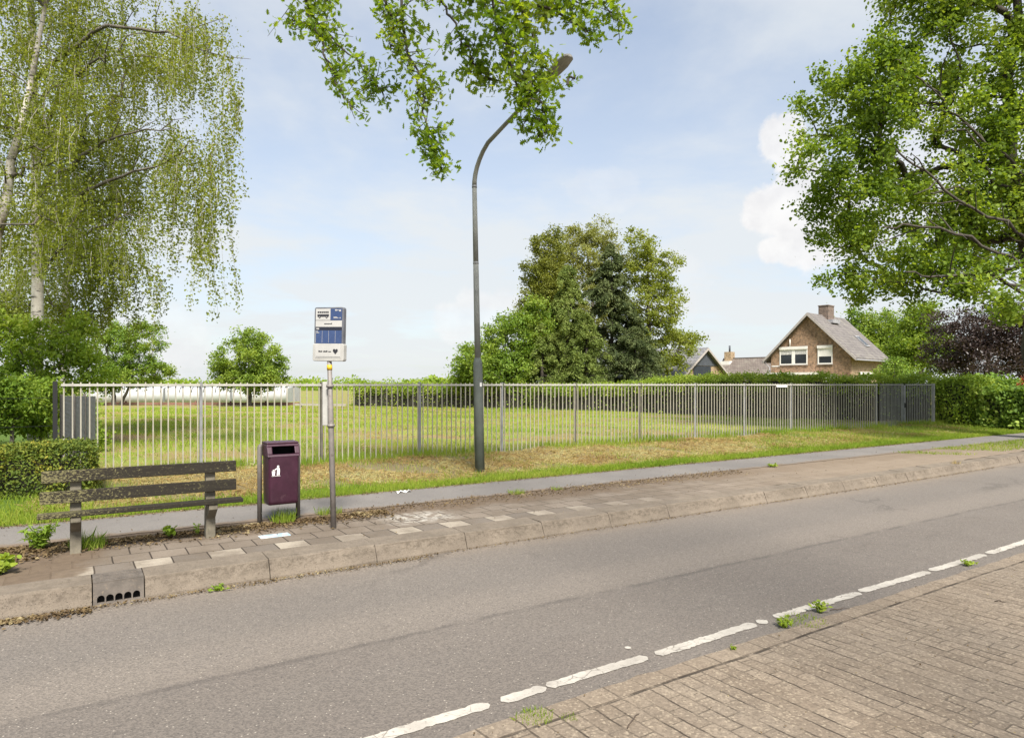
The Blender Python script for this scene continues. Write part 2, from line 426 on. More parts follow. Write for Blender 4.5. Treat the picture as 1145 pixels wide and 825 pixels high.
def m_brick(nt, b):
    p = nt.pos(); x, y, z = nt.xyz(p)
    wx = nt.math('ADD', x, nt.math('MULTIPLY_ADD', nt.noise(p, 1.3, 3), .05, -.025))
    wy = nt.math('ADD', y, nt.math('MULTIPLY_ADD', nt.noise(nt.vmath('ADD', p, (7, 3, 0)), 1.1, 3), .05, -.025)); wx = nt.math('ADD', wx, nt.math('MULTIPLY_ADD', nt.noise(nt.vmath('ADD', p, (3, 1, 0)), 9, 3), .022, -.011))
    def bricks(u, v, w, h, off):
        n = nt.node('ShaderNodeTexBrick', offset=off); nt.put(n.inputs['Vector'], nt.comb(u, v))
        n.inputs['Scale'].default_value = 1; n.inputs['Brick Width'].default_value = w; n.inputs['Row Height'].default_value = h
        n.inputs['Mortar Size'].default_value = .0065; n.inputs['Mortar Smooth'].default_value = .5; n.inputs['Bias'].default_value = 0
        nt.put(n.inputs['Color1'], (0, 0, 0)); nt.put(n.inputs['Color2'], (1, 1, 1)); nt.put(n.inputs['Mortar'], (.5, .5, .5))
        return n.outputs
    A = bricks(wy, wx, .21, .105, .5); Bb = bricks(wx, nt.math('SUBTRACT', y, 2.775), .21, .16, .0)
    edge = nt.step(y, 2.772, 2.776)
    tone = nt.xyz(nt.mix(edge, A[0], Bb[0]))[0]
    mort = nt.mix(edge, A[1], Bb[1])
    line = nt.math('ABSOLUTE', nt.math('SUBTRACT', wy, 2.775)); line = nt.step(line, .016, .006)
    fade = nt.step(nt.noise(p, 1.7, 4, .6), .36, .62)
    fr = nt.math('ABSOLUTE', nt.math('SUBTRACT', nt.math('FRACT', nt.math('DIVIDE', wx, .105)), .5)); rowl = nt.math('MULTIPLY', nt.step(fr, .425, .47), nt.math('SUBTRACT', 1.0, edge))
    rf = nt.step(nt.noise(nt.comb(nt.math('MULTIPLY', x, 7.0), nt.math('MULTIPLY', y, 2.2)), 1.3, 5, .68), .42, .60)
    mort = nt.math('MAXIMUM', nt.math('MULTIPLY', nt.math('MULTIPLY', mort, edge), nt.math('MULTIPLY_ADD', fade, .6, .25)), nt.math('MAXIMUM', nt.math('MULTIPLY', rowl, nt.math('MULTIPLY_ADD', rf, .80, .06)), nt.math('MULTIPLY', mort, nt.math('MULTIPLY_ADD', fade, .38, .07)))); mort = nt.math('MAXIMUM', mort, nt.math('MULTIPLY', line, nt.step(nt.noise(p, 3.7, 5, .7), .36, .56)))
    c = nt.mix(tone, (0.178, 0.139, 0.102), (0.25, 0.20, 0.149))
    c = nt.mix(nt.math('MULTIPLY', nt.step(nt.noise(p, .8, 5, .6), .35, .7), .5), c, (0.215, 0.18, 0.142))
    c = nt.mix(nt.math('MULTIPLY', nt.step(nt.noise(p, 4.5, 5, .65), .55, .8), .5), c, (0.115, 0.09, 0.07))
    gr = nt.xyz(nt.voro(p, 85.0, out='Color')); c = nt.mix(nt.math('MULTIPLY', gr[0], .72), c, nt.mix(.6, c, (0.05, 0.04, 0.03)))
    c = nt.mix(nt.math('MULTIPLY', nt.step(gr[1], .86, .95), .5), c, (0.36, 0.30, 0.22))
    c = nt.mix(mort, c, (0.030, 0.023, 0.017))
    dust = nt.math('MULTIPLY', nt.step(y, 2.55, 2.95), nt.step(nt.noise(p, 3.0, 4), .3, .6)); c = nt.mix(nt.math('MULTIPLY', dust, .28), c, (0.22, 0.175, 0.13))
    nt.put(b.inputs['Base Color'], c); b.inputs['Roughness'].default_value = .9; b.inputs['Specular IOR Level'].default_value = .25
    h = nt.math('SUBTRACT', nt.math('MULTIPLY_ADD', nt.noise(p, 45, 5, .7), .8, nt.math('MULTIPLY', tone, .35)), nt.math('MULTIPLY', mort, 1.6))
    nt.put(b.inputs['Normal'], nt.bump(h, .7, .006))
M_BRICK = material('clay_pavers', m_brick)

def m_tiles(nt, b):
    p = nt.pos(); x, y, z = nt.xyz(p)
    n = nt.node('ShaderNodeTexBrick', offset=.5); wv = nt.math('MULTIPLY_ADD', nt.noise(p, 1.1, 3), .03, -.015)
    u, v = nt.math('ADD', x, wv), nt.math('ADD', nt.math('SUBTRACT', y, 6.52), wv); u = nt.math('ADD', u, .15 - XY(309.5, 6.67))
    nt.put(n.inputs['Vector'], nt.comb(u, v))
    for k, q in (('Scale', 1), ('Brick Width', .3), ('Row Height', .3), ('Mortar Size', .007), ('Mortar Smooth', .3), ('Bias', 0)): n.inputs[k].default_value = q
    nt.put(n.inputs['Color1'], (0, 0, 0)); nt.put(n.inputs['Color2'], (1, 1, 1)); nt.put(n.inputs['Mortar'], (.5, .5, .5))
    tone = nt.xyz(n.outputs[0])[0]; mort = n.outputs[1]
    c = nt.mix(tone, (0.166, 0.136, 0.107), (0.215, 0.178, 0.142))
    # first row along the kerb: white and grey blocks in turn
    row = nt.step(v, .305, .295)
    alt = nt.math('GREATER_THAN', nt.math('FRACT', nt.math('DIVIDE', nt.math('SUBTRACT', u, .15), .6)), .5); alt = nt.math('SUBTRACT', 1.0, alt)
    worn = nt.step(x, 8.0, 3.2)
    c = nt.mix(nt.math('MULTIPLY', nt.math('MULTIPLY', row, alt), nt.math('MULTIPLY_ADD', worn, .75, .06)), c, (0.38, 0.335, 0.27))
    c = nt.mix(nt.math('MULTIPLY', nt.math('MULTIPLY', row, nt.math('SUBTRACT', 1.0, alt)), nt.math('MULTIPLY', worn, .55)), c, (0.13, 0.115, 0.10))
    f = nt.noise(p, 2.2, 5, .62); c = nt.mix(nt.math('MULTIPLY', nt.step(f, .36, .66), .7), c, (0.125, 0.098, 0.072))
    g = nt.xyz(nt.voro(p, 110.0, out='Color')); c = nt.mix(nt.math('MULTIPLY', g[0], .35), c, nt.mix(.6, c, (0.05, 0.04, 0.03)))
    wp = nt.math('MULTIPLY', nt.step(nt.math('ABSOLUTE', nt.math('SUBTRACT', x, 3.4)), .55, .2), nt.step(nt.math('ABSOLUTE', nt.math('SUBTRACT', y, 7.25)), .42, .2))
    c = nt.mix(nt.math('MULTIPLY', wp, nt.step(nt.noise(p, 11, 5, .7), .40, .60)), c, (0.34, 0.315, 0.275))
    c = nt.mix(nt.math('MULTIPLY', mort, .95), c, (0.035, 0.027, 0.02))
    c = nt.mix(nt.math('MULTIPLY', nt.step(v, .016, .006), .9), c, (0.03, 0.024, 0.018))
    # soil and sand drifting in from the back edge and over the worn far end
    dn = nt.noise(p, 1.6, 6, .65)
    d1 = nt.step(nt.math('ADD', y, nt.math('MULTIPLY', dn, 1.4)), 7.95, 8.4)
    d2 = nt.step(nt.math('ADD', x, nt.math('MULTIPLY', dn, 5.0)), 9.0, 15.0)
    d3 = nt.step(nt.math('SUBTRACT', nt.math('MULTIPLY', dn, .9), nt.math('SUBTRACT', x, nt.math('MULTIPLY', y, .25))), 1.95, 2.2)
    soil = nt.mix(nt.noise(p, 14, 6, .75), (0.06, 0.042, 0.028), (0.17, 0.125, 0.085)); sand = nt.mix(nt.noise(p, 2.5, 5, .6), (0.175, 0.136, 0.098), (0.24, 0.19, 0.14))
    c = nt.mix(nt.math('MULTIPLY', d2, .8), c, sand); c = nt.mix(nt.math('MULTIPLY', nt.math('MAXIMUM', d1, d3), .92), c, nt.mix(nt.math('MULTIPLY', d2, .6), soil, sand))
    nt.put(b.inputs['Base Color'], c); b.inputs['Roughness'].default_value = .9; b.inputs['Specular IOR Level'].default_value = .25
    nt.put(b.inputs['Normal'], nt.bump(nt.math('SUBTRACT', nt.math('ADD', nt.noise(p, 50, 5, .7), nt.math('MULTIPLY', tone, .5)), nt.math('MULTIPLY', mort, 2)), .6, .006))
M_TILES = material('pavement_tiles', m_tiles)

def m_path(nt, b):
    p = nt.pos(); x, y, z = nt.xyz(p)
    c = nt.mix(nt.step(nt.noise(p, .8, 5, .6), .3, .7), (0.140, 0.128, 0.118), (0.185, 0.168, 0.152))
    ag = nt.xyz(nt.voro(p, 110.0, out='Color')); c = nt.mix(nt.math('MULTIPLY', ag[0], .4), c, (0.07, 0.065, 0.06))
    n = nt.noise(p, 2.6, 6, .65)
    e = nt.math('MAXIMUM', nt.step(nt.math('SUBTRACT', nt.math('MULTIPLY', n, .5), nt.math('SUBTRACT', y, P_NEAR)), .12, .24),
                nt.step(nt.math('ADD', y, nt.math('MULTIPLY', n, .35)), P_FAR + .1, P_FAR + .2))
    c = nt.mix(nt.math('MULTIPLY', e, .9), c, nt.mix(nt.noise(p, 8, 4), (0.10, 0.07, 0.045), (0.19, 0.14, 0.095)))
    nt.put(b.inputs['Base Color'], c); b.inputs['Roughness'].default_value = .85
    nt.put(b.inputs['Normal'], nt.bump(nt.noise(p, 60, 5, .7), .5, .005))
M_PATH = material('path_asphalt', m_path)

def m_kerb(nt, b):
    p = nt.pos(); x, y, z = nt.xyz(p)
    c = nt.mix(nt.step(nt.noise(p, 3, 5, .6), .3, .7), (0.158, 0.130, 0.100), (0.218, 0.180, 0.139))
    n = nt.noise(nt.comb(x, y, nt.math('MULTIPLY', z, 1.5)), 15, 8, .78)
    face = nt.step(nt.math('ABSOLUTE', nt.math('SUBTRACT', z, .115)), .075, .02)
    lic = nt.math('MULTIPLY', face, nt.step(n, .44, .62)); c = nt.mix(nt.math('MULTIPLY', lic, .8), c, (0.085, 0.068, 0.05))
    c = nt.mix(nt.math('MULTIPLY', nt.step(nt.noise(p, 16, 5, .7), .56, .68), .5), c, (0.09, 0.075, 0.055))
    c = nt.mix(nt.math('MULTIPLY', nt.step(nt.noise(p, 1.1, 4, .6), .45, .7), .4), c, (0.18, 0.15, 0.12))
    g = nt.xyz(nt.voro(p, 120.0, out='Color')); c = nt.mix(nt.math('MULTIPLY', g[0], .35), c, (0.12, 0.1, 0.08))
    nt.put(b.inputs['Base Color'], c); b.inputs['Roughness'].default_value = .9; b.inputs['Specular IOR Level'].default_value = .25
    nt.put(b.inputs['Normal'], nt.bump(nt.math('SUBTRACT', nt.math('ADD', nt.noise(p, 55, 6, .8), nt.math('MULTIPLY', nt.noise(p, 9, 4), .8)), nt.math('MULTIPLY', nt.step(nt.voro(p, 60.0), .22, .1), .9)), .9, .009))
M_KERB = material('kerb_concrete', m_kerb)

def m_ground(nt, b):
    p = nt.pos(); x, y, z = nt.xyz(p)
    green = nt.mix(nt.noise(p, 2.5, 4), (0.075, 0.11, 0.018), (0.13, 0.165, 0.034))
    straw = nt.mix(nt.noise(p, 7, 5, .65), (0.125, 0.098, 0.058), (0.22, 0.178, 0.11))
    n1 = nt.noise(p, 0.9, 5, .6)
    bank = nt.math('MULTIPLY', nt.step(nt.math('ADD', y, nt.math('MULTIPLY_ADD', n1, 1.2, -.6)), 9.75, 10.2), nt.step(nt.math('ADD', y, nt.math('MULTIPLY_ADD', n1, .8, -.4)), 12.6, 11.9))
    bank = nt.math('MULTIPLY', bank, nt.step(x, -1.0, 2.0)); bank = nt.math('MULTIPLY', bank, nt.step(nt.math('ADD', x, nt.math('MULTIPLY', n1, 6)), 24, 17))
    c = nt.mix(nt.math('MULTIPLY', bank, .9), green, straw)
    fld = nt.step(y, 12.2, 13.5)
    fn = nt.noise(nt.comb(nt.math('MULTIPLY', x, .7), nt.math('MULTIPLY', y, .9)), .42, 5, .62)
    fieldc = nt.mix(nt.step(fn, .36, .62), (0.165, 0.215, 0.036), (0.24, 0.24, 0.07))
    fieldc = nt.mix(nt.math('MULTIPLY', nt.step(nt.noise(p, .38, 5, .62), .46, .60), .85), fieldc, (0.23, 0.165, 0.085))
    c = nt.mix(fld, c, fieldc)
    lawn = nt.step(x, .2, -.6); c = nt.mix(nt.math('MULTIPLY', lawn, nt.step(y, 60, 40)), c, nt.mix(nt.noise(p, 3, 4), (0.055, 0.10, 0.018), (0.10, 0.15, 0.032)))
    lit = nt.math('MULTIPLY', nt.step(y, 9.3, 9.15), 1.0); c = nt.mix(lit, c, nt.mix(nt.noise(p, 9, 5, .65), (0.09, 0.062, 0.04), (0.19, 0.14, 0.095)))
    nt.put(b.inputs['Base Color'], c); b.inputs['Roughness'].default_value = .95; b.inputs['Specular IOR Level'].default_value = .1
    nt.put(b.inputs['Normal'], nt.bump(nt.noise(p, 14, 6, .7), .8, .04))
M_GROUND = material('grassy_soil', m_ground)
def m_paint(nt, b):
    p = nt.pos()
    c = nt.mix(nt.step(nt.noise(p, 4, 5, .65), .3, .7), (0.30, 0.275, 0.24), (0.43, 0.40, 0.35))
    c = nt.mix(nt.math('MULTIPLY', nt.step(nt.noise(p, 30, 5, .75), .54, .66), .65), c, (0.17, 0.15, 0.13))
    cr = nt.voro(p, 9.0, 'DISTANCE_TO_EDGE'); c = nt.mix(nt.math('MULTIPLY', nt.step(cr, .035, .01), nt.math('MULTIPLY', nt.step(nt.noise(p, 2.2, 3), .45, .6), .7)), c, (0.12, 0.105, 0.09))
    nt.put(b.inputs['Base Color'], c); b.inputs['Roughness'].default_value = .75; b.inputs['Specular IOR Level'].default_value = .3
    nt.put(b.inputs['Normal'], nt.bump(nt.noise(p, 90, 4), .5, .004))
M_PAINT = material('road_paint', m_paint)

# ------------------------------------------------------------------ ground, road, path, kerb
def ground_z(X, Y):
    Y = np.asarray(Y, float); X = np.asarray(X, float)
    z = np.interp(Y, [-9e9, 6.35, 6.5, 9.12, 9.22, 10.0, 11.6, 12.2, 13, 40, 9e9], [-.06, -.06, .13, .13, .165, .185, .285, .31, .31, .31, .31])
    w = np.clip((Y - 9.3) / .6, 0, 1) * np.clip((60 - Y) / 10, 0, 1)
    return z + w * (.02 * np.sin(X * 1.7 + Y * .9) + .015 * np.sin(X * 4.1 - Y * 2.3))
ys = np.concatenate([[-3000, -400, -60, 0, 6.35, 6.5, 8, 9.12, 9.22], np.arange(9.4, 16, .2), np.arange(16, 60, 1.0), [62, 80, 150, 500, 4000]])
xs = np.concatenate([[-3000, -600, -120, -40], np.arange(-16, 36, .25), [38, 45, 60, 120, 600, 4000]])
GX, GY = np.meshgrid(xs, ys)
V = np.stack([GX, GY, ground_z(GX, GY)], 2).reshape(-1, 3)
nx = len(xs); i = np.arange(len(ys) - 1)[:, None] * nx + np.arange(nx - 1)[None]; i = i.ravel()
g = MB().add(V, np.stack([i, i + 1, i + 1 + nx, i + nx], 1), 0, True)
tag(g.build('ground', M_GROUND), kind='structure')

def strip(name, m, rows, x0, x1, step, z, bent=False, edge=0.0, seed=0):
    """flat sheet between the Y rows, running along X; edge: raggedness of its outer rows"""
    rg = np.random.default_rng(seed)
    X = np.unique(np.concatenate([[x0], np.arange(-20, 60, step), [x1]]))
    mb = MB(); L = []
    for k, y in enumerate(rows):
        yy = y + (bend(X) if bent else 0) + (rg.normal(scale=edge, size=len(X)) if edge and k in (0, len(rows) - 1) else 0)
        L.append(np.stack([X, yy + 0 * X, z + 0 * X], 1))
    n = len(X); b_ = np.arange(n - 1)
    for k in range(len(rows) - 1):
        a = mb.n
        mb.add(np.vstack([L[k], L[k + 1]]), np.stack([b_, b_ + 1, b_ + 1 + n, b_ + n], 1))
    return tag(mb.build(name, m), kind='structure')
strip('road', M_ASPH, [2.85, 4.2, 6.30], -250, 600, 1.0, 0.0, True)
strip('brick_pavement', M_BRICK, [-14, 0, 2.915], -250, 600, .12, 0.006, False, .006, 1)
strip('pavement', M_TILES, [K_BACK, 7.3, 8.02, 8.12], -250, 300, .2, .166, True, .012, 2)
strip('footpath', M_PATH, [P_NEAR - .03, 8.6, P_FAR + .02], -250, 300, .15, .172, False, .02, 3)

# kerb: separate concrete stones a metre long, open joints between them
mb = MB(); rg = np.random.default_rng(8)
k0 = XY(300, 6.25) % 1.0
X = -16 + k0 - 1
GULLY = (XY(104, 6.2), XY(161, 6.2))
prof = [(6.165, -.05), (6.17, .02), (6.225, .145), (6.232, .158), (6.245, .166), (6.52, .174), (6.52, -.05)]
while X < 60:
    a, c = X + .0035, X + .9965; X += 1.0
    segs = [(a, c)]
    if c > GULLY[0] and a < GULLY[1]:
        segs = [(a, min(c, GULLY[0] - .008)), (max(a, GULLY[1] + .008), c)]
    for a, c in segs:
        if c - a < .06: continue
        dz, dy = rg.normal(scale=.0022), rg.normal(scale=.0025)
        low = -.012 if 15.2 < a < 60 else 0
        sub = np.linspace(a, c, 5)
        rings = [np.array([(xx, y + dy + float(bend(xx)) + (rg.normal(scale=.003) if z > 0 else 0), z + (dz + low * (z > .1) + rg.normal(scale=.0025) if z > 0 else 0)) for y, z in prof]) for xx in sub]
        mb.loft(rings, 0, False)
tag(mb.build('kerb', M_KERB, bevel=.002), kind='structure')

# worn edge line of white paint, blobby ends
mb = MB()
for (a, c) in ((330, 548), (560, 611), (613, 724), (733, 845), (848, 858), (868, 961), (963, 1038), (1041, 1101), (1104, 1180), (1185, 1240)):
    xa, xc = XY(a, 3.1), XY(c, 3.1)
    n = max(4, int((xc - xa) / .025)); u = np.linspace(0, 1, n); xx = xa + (xc - xa) * u
    L = xc - xa; r = .042
    hw = r * np.sqrt(np.clip(1 - np.clip((r - np.minimum(u, 1 - u) * L) / r, 0, 1) ** 2, .02, 1))
    ph = a * .37
    up_ = 3.105 + .006 * np.sin(xx * 3 + ph) + hw + .003 * np.sin(xx * 23 + ph) + rg.normal(scale=.004, size=n)
    dn_ = 3.105 + .006 * np.sin(xx * 3 + ph) - hw + .003 * np.sin(xx * 27 + ph * 2) + rg.normal(scale=.004, size=n)
    V = np.vstack([np.stack([xx, dn_, 0 * xx + .0045], 1), np.stack([xx, up_, 0 * xx + .0045], 1)])
    k = np.arange(n - 1); mb.add(V, np.stack([k, k + 1, k + 1 + n, k + n], 1))
mb.add([(XY(702, 3.28) + .022 * math.cos(q), 3.28 + .022 * math.sin(q), .0045) for q in np.arange(8) * PI / 4], [range(8)])
tag(mb.build('road_marking', M_PAINT), kind='structure')

# one paving block painted white and pale blue
xt = XY(307, 7.17)
M_PTILE = material('painted_block', lambda nt, b: nt.put(b.inputs['Base Color'], nt.mix(nt.step(nt.noise(nt.obj(), 14, 5), .4, .55), (0.62, 0.62, 0.60), (0.30, 0.42, 0.52))))
tag(MB().box(xt - .15, xt + .15, 7.10, 7.24, .10, .1705).build('painted_paving_block', M_PTILE, bevel=.003),
    'paving block painted white and pale blue, lying flush among grey tiles before the bin', 'paving block')

# ------------------------------------------------------------------ street furniture materials
M_GALV = simple('galvanised_steel', (0.20, 0.205, 0.21), .6, .15, .2, 5, dirt=(0.22, 0.21, 0.19))
M_PICKET = simple('beige_coated_steel', (0.30, 0.28, 0.225), .55, .0, .12, 4, dirt=(0.30, 0.26, 0.20))
M_POSTD = simple('dull_brown_steel', (0.10, 0.09, 0.075), .6, .1, .2, 5)
M_BLACK = simple('black_coated_steel', (0.006, 0.006, 0.0065), .75, 0, .2, 6)
M_RAILC = simple('sky_sheen_rail', (0.35, 0.34, 0.305), .55, .0, .12, 4, dirt=(0.30, 0.28, 0.24))  # paler than the pickets: sky reflection put into the rail's colour
def bench_wood(nt, b):
    p = nt.obj(); x, y, z = nt.xyz(p)
    q = nt.comb(nt.math('MULTIPLY', x, .06), y, z)
    gr = nt.noise(q, 60, 5, .6)
    c = nt.mix(gr, (0.012, 0.0105, 0.008), (0.038, 0.033, 0.026))
    # lichen, thick at one end and along the upper edges
    n = nt.noise(nt.comb(nt.math('MULTIPLY', x, .6), y, z), 70, 6, .75); n2 = nt.noise(p, 3.1, 4)
    am = nt.math('ADD', nt.step(nt.math('ADD', x, nt.math('MULTIPLY', n2, .8)), 1.15, -.05), nt.math('MULTIPLY', nt.step(n2, .54, .64), .35))
    l = nt.step(nt.math('ADD', n, nt.math('MULTIPLY', am, .13)), .585, .655)
    c = nt.mix(nt.math('MULTIPLY', l, .85), c, nt.mix(nt.noise(p, 40, 3), (0.12, 0.11, 0.05), (0.22, 0.20, 0.10)))
    nt.put(b.inputs['Base Color'], c); b.inputs['Roughness'].default_value = .9; b.inputs['Specular IOR Level'].default_value = .12
    nt.put(b.inputs['Normal'], nt.bump(nt.math('ADD', gr, nt.math('MULTIPLY', l, .6)), .5, .003))
M_SLAT = material('weathered_bench_wood', bench_wood)
M_CONC = simple('mossy_concrete', (0.145, 0.128, 0.095), .9, 0, .3, 9, .6, 50, dirt=(0.10, 0.095, 0.06))

# ------------------------------------------------------------------ bench
BY = 7.46
t = thing('park_bench', 'weathered dark plank bench with yellow lichen on two concrete legs beside the kerb', 'bench', (0.0, BY, .17))
for k, lx in enumerate((0.0, XY(235, BY))):
    m = MB()
    m.hexa([(lx - .045, -.05, -.12), (lx + .045, -.05, -.12), (lx + .045, .09, -.12), (lx - .045, .09, -.12),
            (lx - .045, -.02, .74), (lx + .045, -.02, .74), (lx + .045, .05, .74), (lx - .045, .05, .74)])
    lg = m.build('leg', M_CONC, t, bevel=.008)
    br = MB()
    br.prism([(lx - .04, -.055, .20), (lx - .04, -.055, .36), (lx - .04, -.20, .36), (lx - .04, -.20, .31)], (.08, 0, 0))
    br.build('bracket', M_CONC, lg, bevel=.005)
sx0, sx1 = XY(46, BY - .06), XY(264, BY - .06)
for z0, z1, dy in ((.665, .772, 0.0), (.475, .585, -.012)):
    m = MB(); m.hexa([(sx0 + dy, -.072 + dy, z0), (sx1, -.072 + dy, z0), (sx1, -.030 + dy, z0), (sx0 + dy, -.030 + dy, z0),
                      (sx0 + dy, -.062 + dy, z1), (sx1, -.062 + dy, z1), (sx1, -.020 + dy, z1), (sx0 + dy, -.020 + dy, z1)])
    m.build('back_slat', M_SLAT, t, bevel=.006)
m = MB(); m.box(XY(41, BY - .2), XY(272, BY - .2), -.215, -.075, .362, .402)
m.build('seat', M_SLAT, t, bevel=.006)

# ------------------------------------------------------------------ litter bin
M_BIN = simple('aubergine_plastic', (0.036, 0.008, 0.020), .45, 0, .25, 4, .15, 40, dirt=(0.055, 0.024, 0.034))
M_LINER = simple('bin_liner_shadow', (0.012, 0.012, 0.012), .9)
M_WHITE = simple('white_print', (0.72, 0.70, 0.68), .6, var=.08)
M_BPOST = simple('grey_brown_post', (0.12, 0.105, 0.095), .6, .1, .2, 6)
bx0, bx1 = XY(291, 7.86), XY(334, 7.86); bw = bx1 - bx0
t = thing('litter_bin', 'aubergine street bin with a slot opening, hung between two grey posts on the kerb side', 'litter bin', ((bx0 + bx1) / 2, 7.86, .17))
h = bw / 2
for s in (-1, 1):
    m = MB(); m.tube([(s * h, .03, -.15), (s * h, .03, .86), (s * (h - .015), .03, .885)], [.026, .026, .02], 12); m.build('post', M_BPOST, t)
w, yb, yf = h - .045, .10, -.20
def rrect(w0, y0, y1, r, z, n=4):
    P = []
    for cx, cy, a0 in ((w0 - r, y1 - r, 0), (-w0 + r, y1 - r, 90), (-w0 + r, y0 + r, 180), (w0 - r, y0 + r, 270)):
        for q in range(n + 1):
            a = R(a0 + 90 * q / n); P.append((cx + r * math.cos(a), cy + r * math.sin(a), z))
    return np.array(P)
m = MB()
m.loft([rrect(w * .93, yf + .03, yb - .03, .02, .222), rrect(w * .96, yf + .012, yb - .01, .035, .235), rrect(w * .97, yf + .008, yb, .035, .27), rrect(w, yf, yb, .035, .76)], 0, True, True, False)
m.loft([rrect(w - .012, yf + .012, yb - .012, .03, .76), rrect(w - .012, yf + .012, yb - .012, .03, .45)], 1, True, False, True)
m.loft([rrect(w, yf, yb, .035, .76), rrect(w - .012, yf + .012, yb - .012, .03, .76)], 0, False, False, False)
body = m.build('body', [M_BIN, M_LINER], t)
# hood: a frame leaning back over the slot
m = MB(); f0, f1 = yf - .006, yf + .055; zb, zt = .755, .895
def fr(x0, x1, a, b_):        # piece of the sloping front between fractions a and b_
    def P(x, q, th): return (x, f0 + (f1 - f0) * q + th, zb + (zt - zb) * q)
    m.hexa([P(x0, a, 0), P(x1, a, 0), P(x1, a, .02), P(x0, a, .02), P(x0, b_, 0), P(x1, b_, 0), P(x1, b_, .02), P(x0, b_, .02)])
W_ = w + .008
fr(-W_, W_, 0, .22); fr(-W_, W_, .82, 1); fr(-W_, -W_ + .055, .22, .82); fr(W_ - .055, W_, .22, .82)
for s in (-1, 1):
    xo, xi = s * W_, s * (W_ - .018)
    m.prism([(xo, f0 + .0205, zb), (xo, f1 + .0205, zt), (xo, yb + .004, zt), (xo, yb + .004, zb)], (xi - xo, 0, 0))
m.box(-W_ + .0185, W_ - .0185, yb - .016, yb + .004, zb, zt)
m.box(-W_, W_, f1, yb + .004, zt + .0005, zt + .022)
hd = m.build('hood', M_BIN, t, bevel=.010)
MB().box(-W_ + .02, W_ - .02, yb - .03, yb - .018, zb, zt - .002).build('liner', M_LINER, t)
# figure dropping rubbish into a basket
m = MB(); zc = .60; xc = -.095; e = (0, .003, 0)
def pl(pts): m.prism([(xc + a * .9, yf - .0026 + 0 * b_, zc + b_ * .9) for a, b_ in pts], e)
pl([(.030 + .014 * math.cos(q), .058 + .014 * math.sin(q)) for q in np.arange(10) * PI / 5])
pl([(.016, .042), (.046, .042), (.052, .0), (.046, -.05), (.034, -.05), (.032, -.012), (.026, -.05), (.014, -.05), (.018, .0)])
pl([(.014, .040), (-.012, .024), (-.018, .012), (-.010, .012), (.014, .026)])
pl([(-.045, .004), (-.004, .004), (-.010, -.05), (-.039, -.05)])
pl([(-.036, .018), (-.024, .022), (-.018, .012), (-.030, .008)])
pl([(-.048, -.056), (.058, -.056), (.058, -.060), (-.048, -.060)])
m.build('pictogram', M_WHITE, body)

# ------------------------------------------------------------------ bus stop
M_SPOLE = simple('grey_sign_pole', (0.20, 0.18, 0.165), .6, .15, .2, 6, dirt=(0.12, 0.10, 0.085))
M_FRAME = simple('pale_grey_plastic', (0.36, 0.355, 0.33), .5, 0, .1, 6, dirt=(0.30, 0.29, 0.26))
M_FRAMED = simple('dark_sign_edge', (0.10, 0.105, 0.12), .5)
M_SBLUE = material('timetable_blue', lambda nt, b: nt.put(b.inputs['Base Color'], nt.mix(nt.noise(nt.obj(), 18, 4), (0.022, 0.042, 0.115), (0.045, 0.075, 0.17))))
M_SBLUE.node_tree.nodes['Principled BSDF'].inputs['Roughness'].default_value = .25
M_SDARK = simple('sign_dark_band', (0.014, 0.016, 0.026), .35)
M_SWHITE = simple('sign_white', (0.40, 0.395, 0.375), .5, var=.06)
M_INK = simple('sign_ink', (0.02, 0.02, 0.025), .5)
M_YEL = simple('yellow_band', (0.62, 0.38, 0.015), .5, var=.1)
px_, py_ = XY(373, 7.19), 7.19
t = thing('bus_stop_sign', 'bus stop pole with a blue and white timetable head and yellow band, near the bin', 'bus stop', (px_, py_, .17))
LX = -.045 * CA; LY = .045 * SA           # the pole leans a little to the left
def lean(z): return np.array([LX * z / 1.8, LY * z / 1.8, z])
m = MB(); m.tube([lean(-.2), lean(1.38), lean(1.40), lean(1.83)], [.030, .030, .025, .025], 14); m.build('pole', M_SPOLE, t)
m = MB(); m.tube([lean(1.72), lean(1.775)], .0285, 14); m.build('yellow_band', M_YEL, t)
m = MB()
for z in (1.10, 1.53): MB().tube([lean(z), lean(z + .03)], .041, 14).build('clamp', M_SPOLE, t)
# timetable case, seen edge-on
a1 = math.atan2(FW[1], FW[0])
o = MB().box(.045, .33, -.030, .030, 0, .48).build('timetable_case', M_FRAME, t, bevel=.008)
o.location = tuple(lean(1.11) + np.array([-.075 * CA, .075 * SA, 0])); o.rotation_euler = (0, 0, a1 + R(4))
# head
sg = bpy.data.objects.new('sign_head', None); COL.objects.link(sg); sg.parent = t
sg.location = tuple(lean(1.815)); sg.rotation_euler = (R(0), R(1.4), -YAW - R(16))
w, H = .178, .585
def rr2(w0, z0, z1, r, y):
    P = rrect(w0, z0, z1, r, 0, 3); return np.stack([P[:, 0], np.full(len(P), y), P[:, 1]], 1)
m = MB(); m.prism(rr2(w, .02, H, .022, -.028), (0, .056, 0)); fr_o = m.build('sign_frame', M_FRAMED, sg, bevel=.004)
m = MB(); m.prism(rr2(w - .0008, .025, H - .004, .02, -.020), (0, .052, 0)); m.build('sign_rim', M_FRAME, sg, bevel=.003)
m = MB(); m.prism(rr2(w + .012, 0, .19, .02, -.034), (0, .068, 0)); m.build('sign_base', M_FRAME, sg, bevel=.006)
for i_, x_ in enumerate((-.09, .09)):
    pass
yq = -.0285
def panel(nm, x0, x1, z0, z1, mt, y0=yq):
    return MB().box(x0, x1, y0 - .002, y0, z0, z1).build(nm, mt, sg)
panel('pictogram_panel', -.160, .018, .445, .568, M_SWHITE)
panel('line_panel', .020, .160, .445, .568, M_SBLUE)
panel('name_strip', -.160, .160, .372, .440, M_SWHITE)
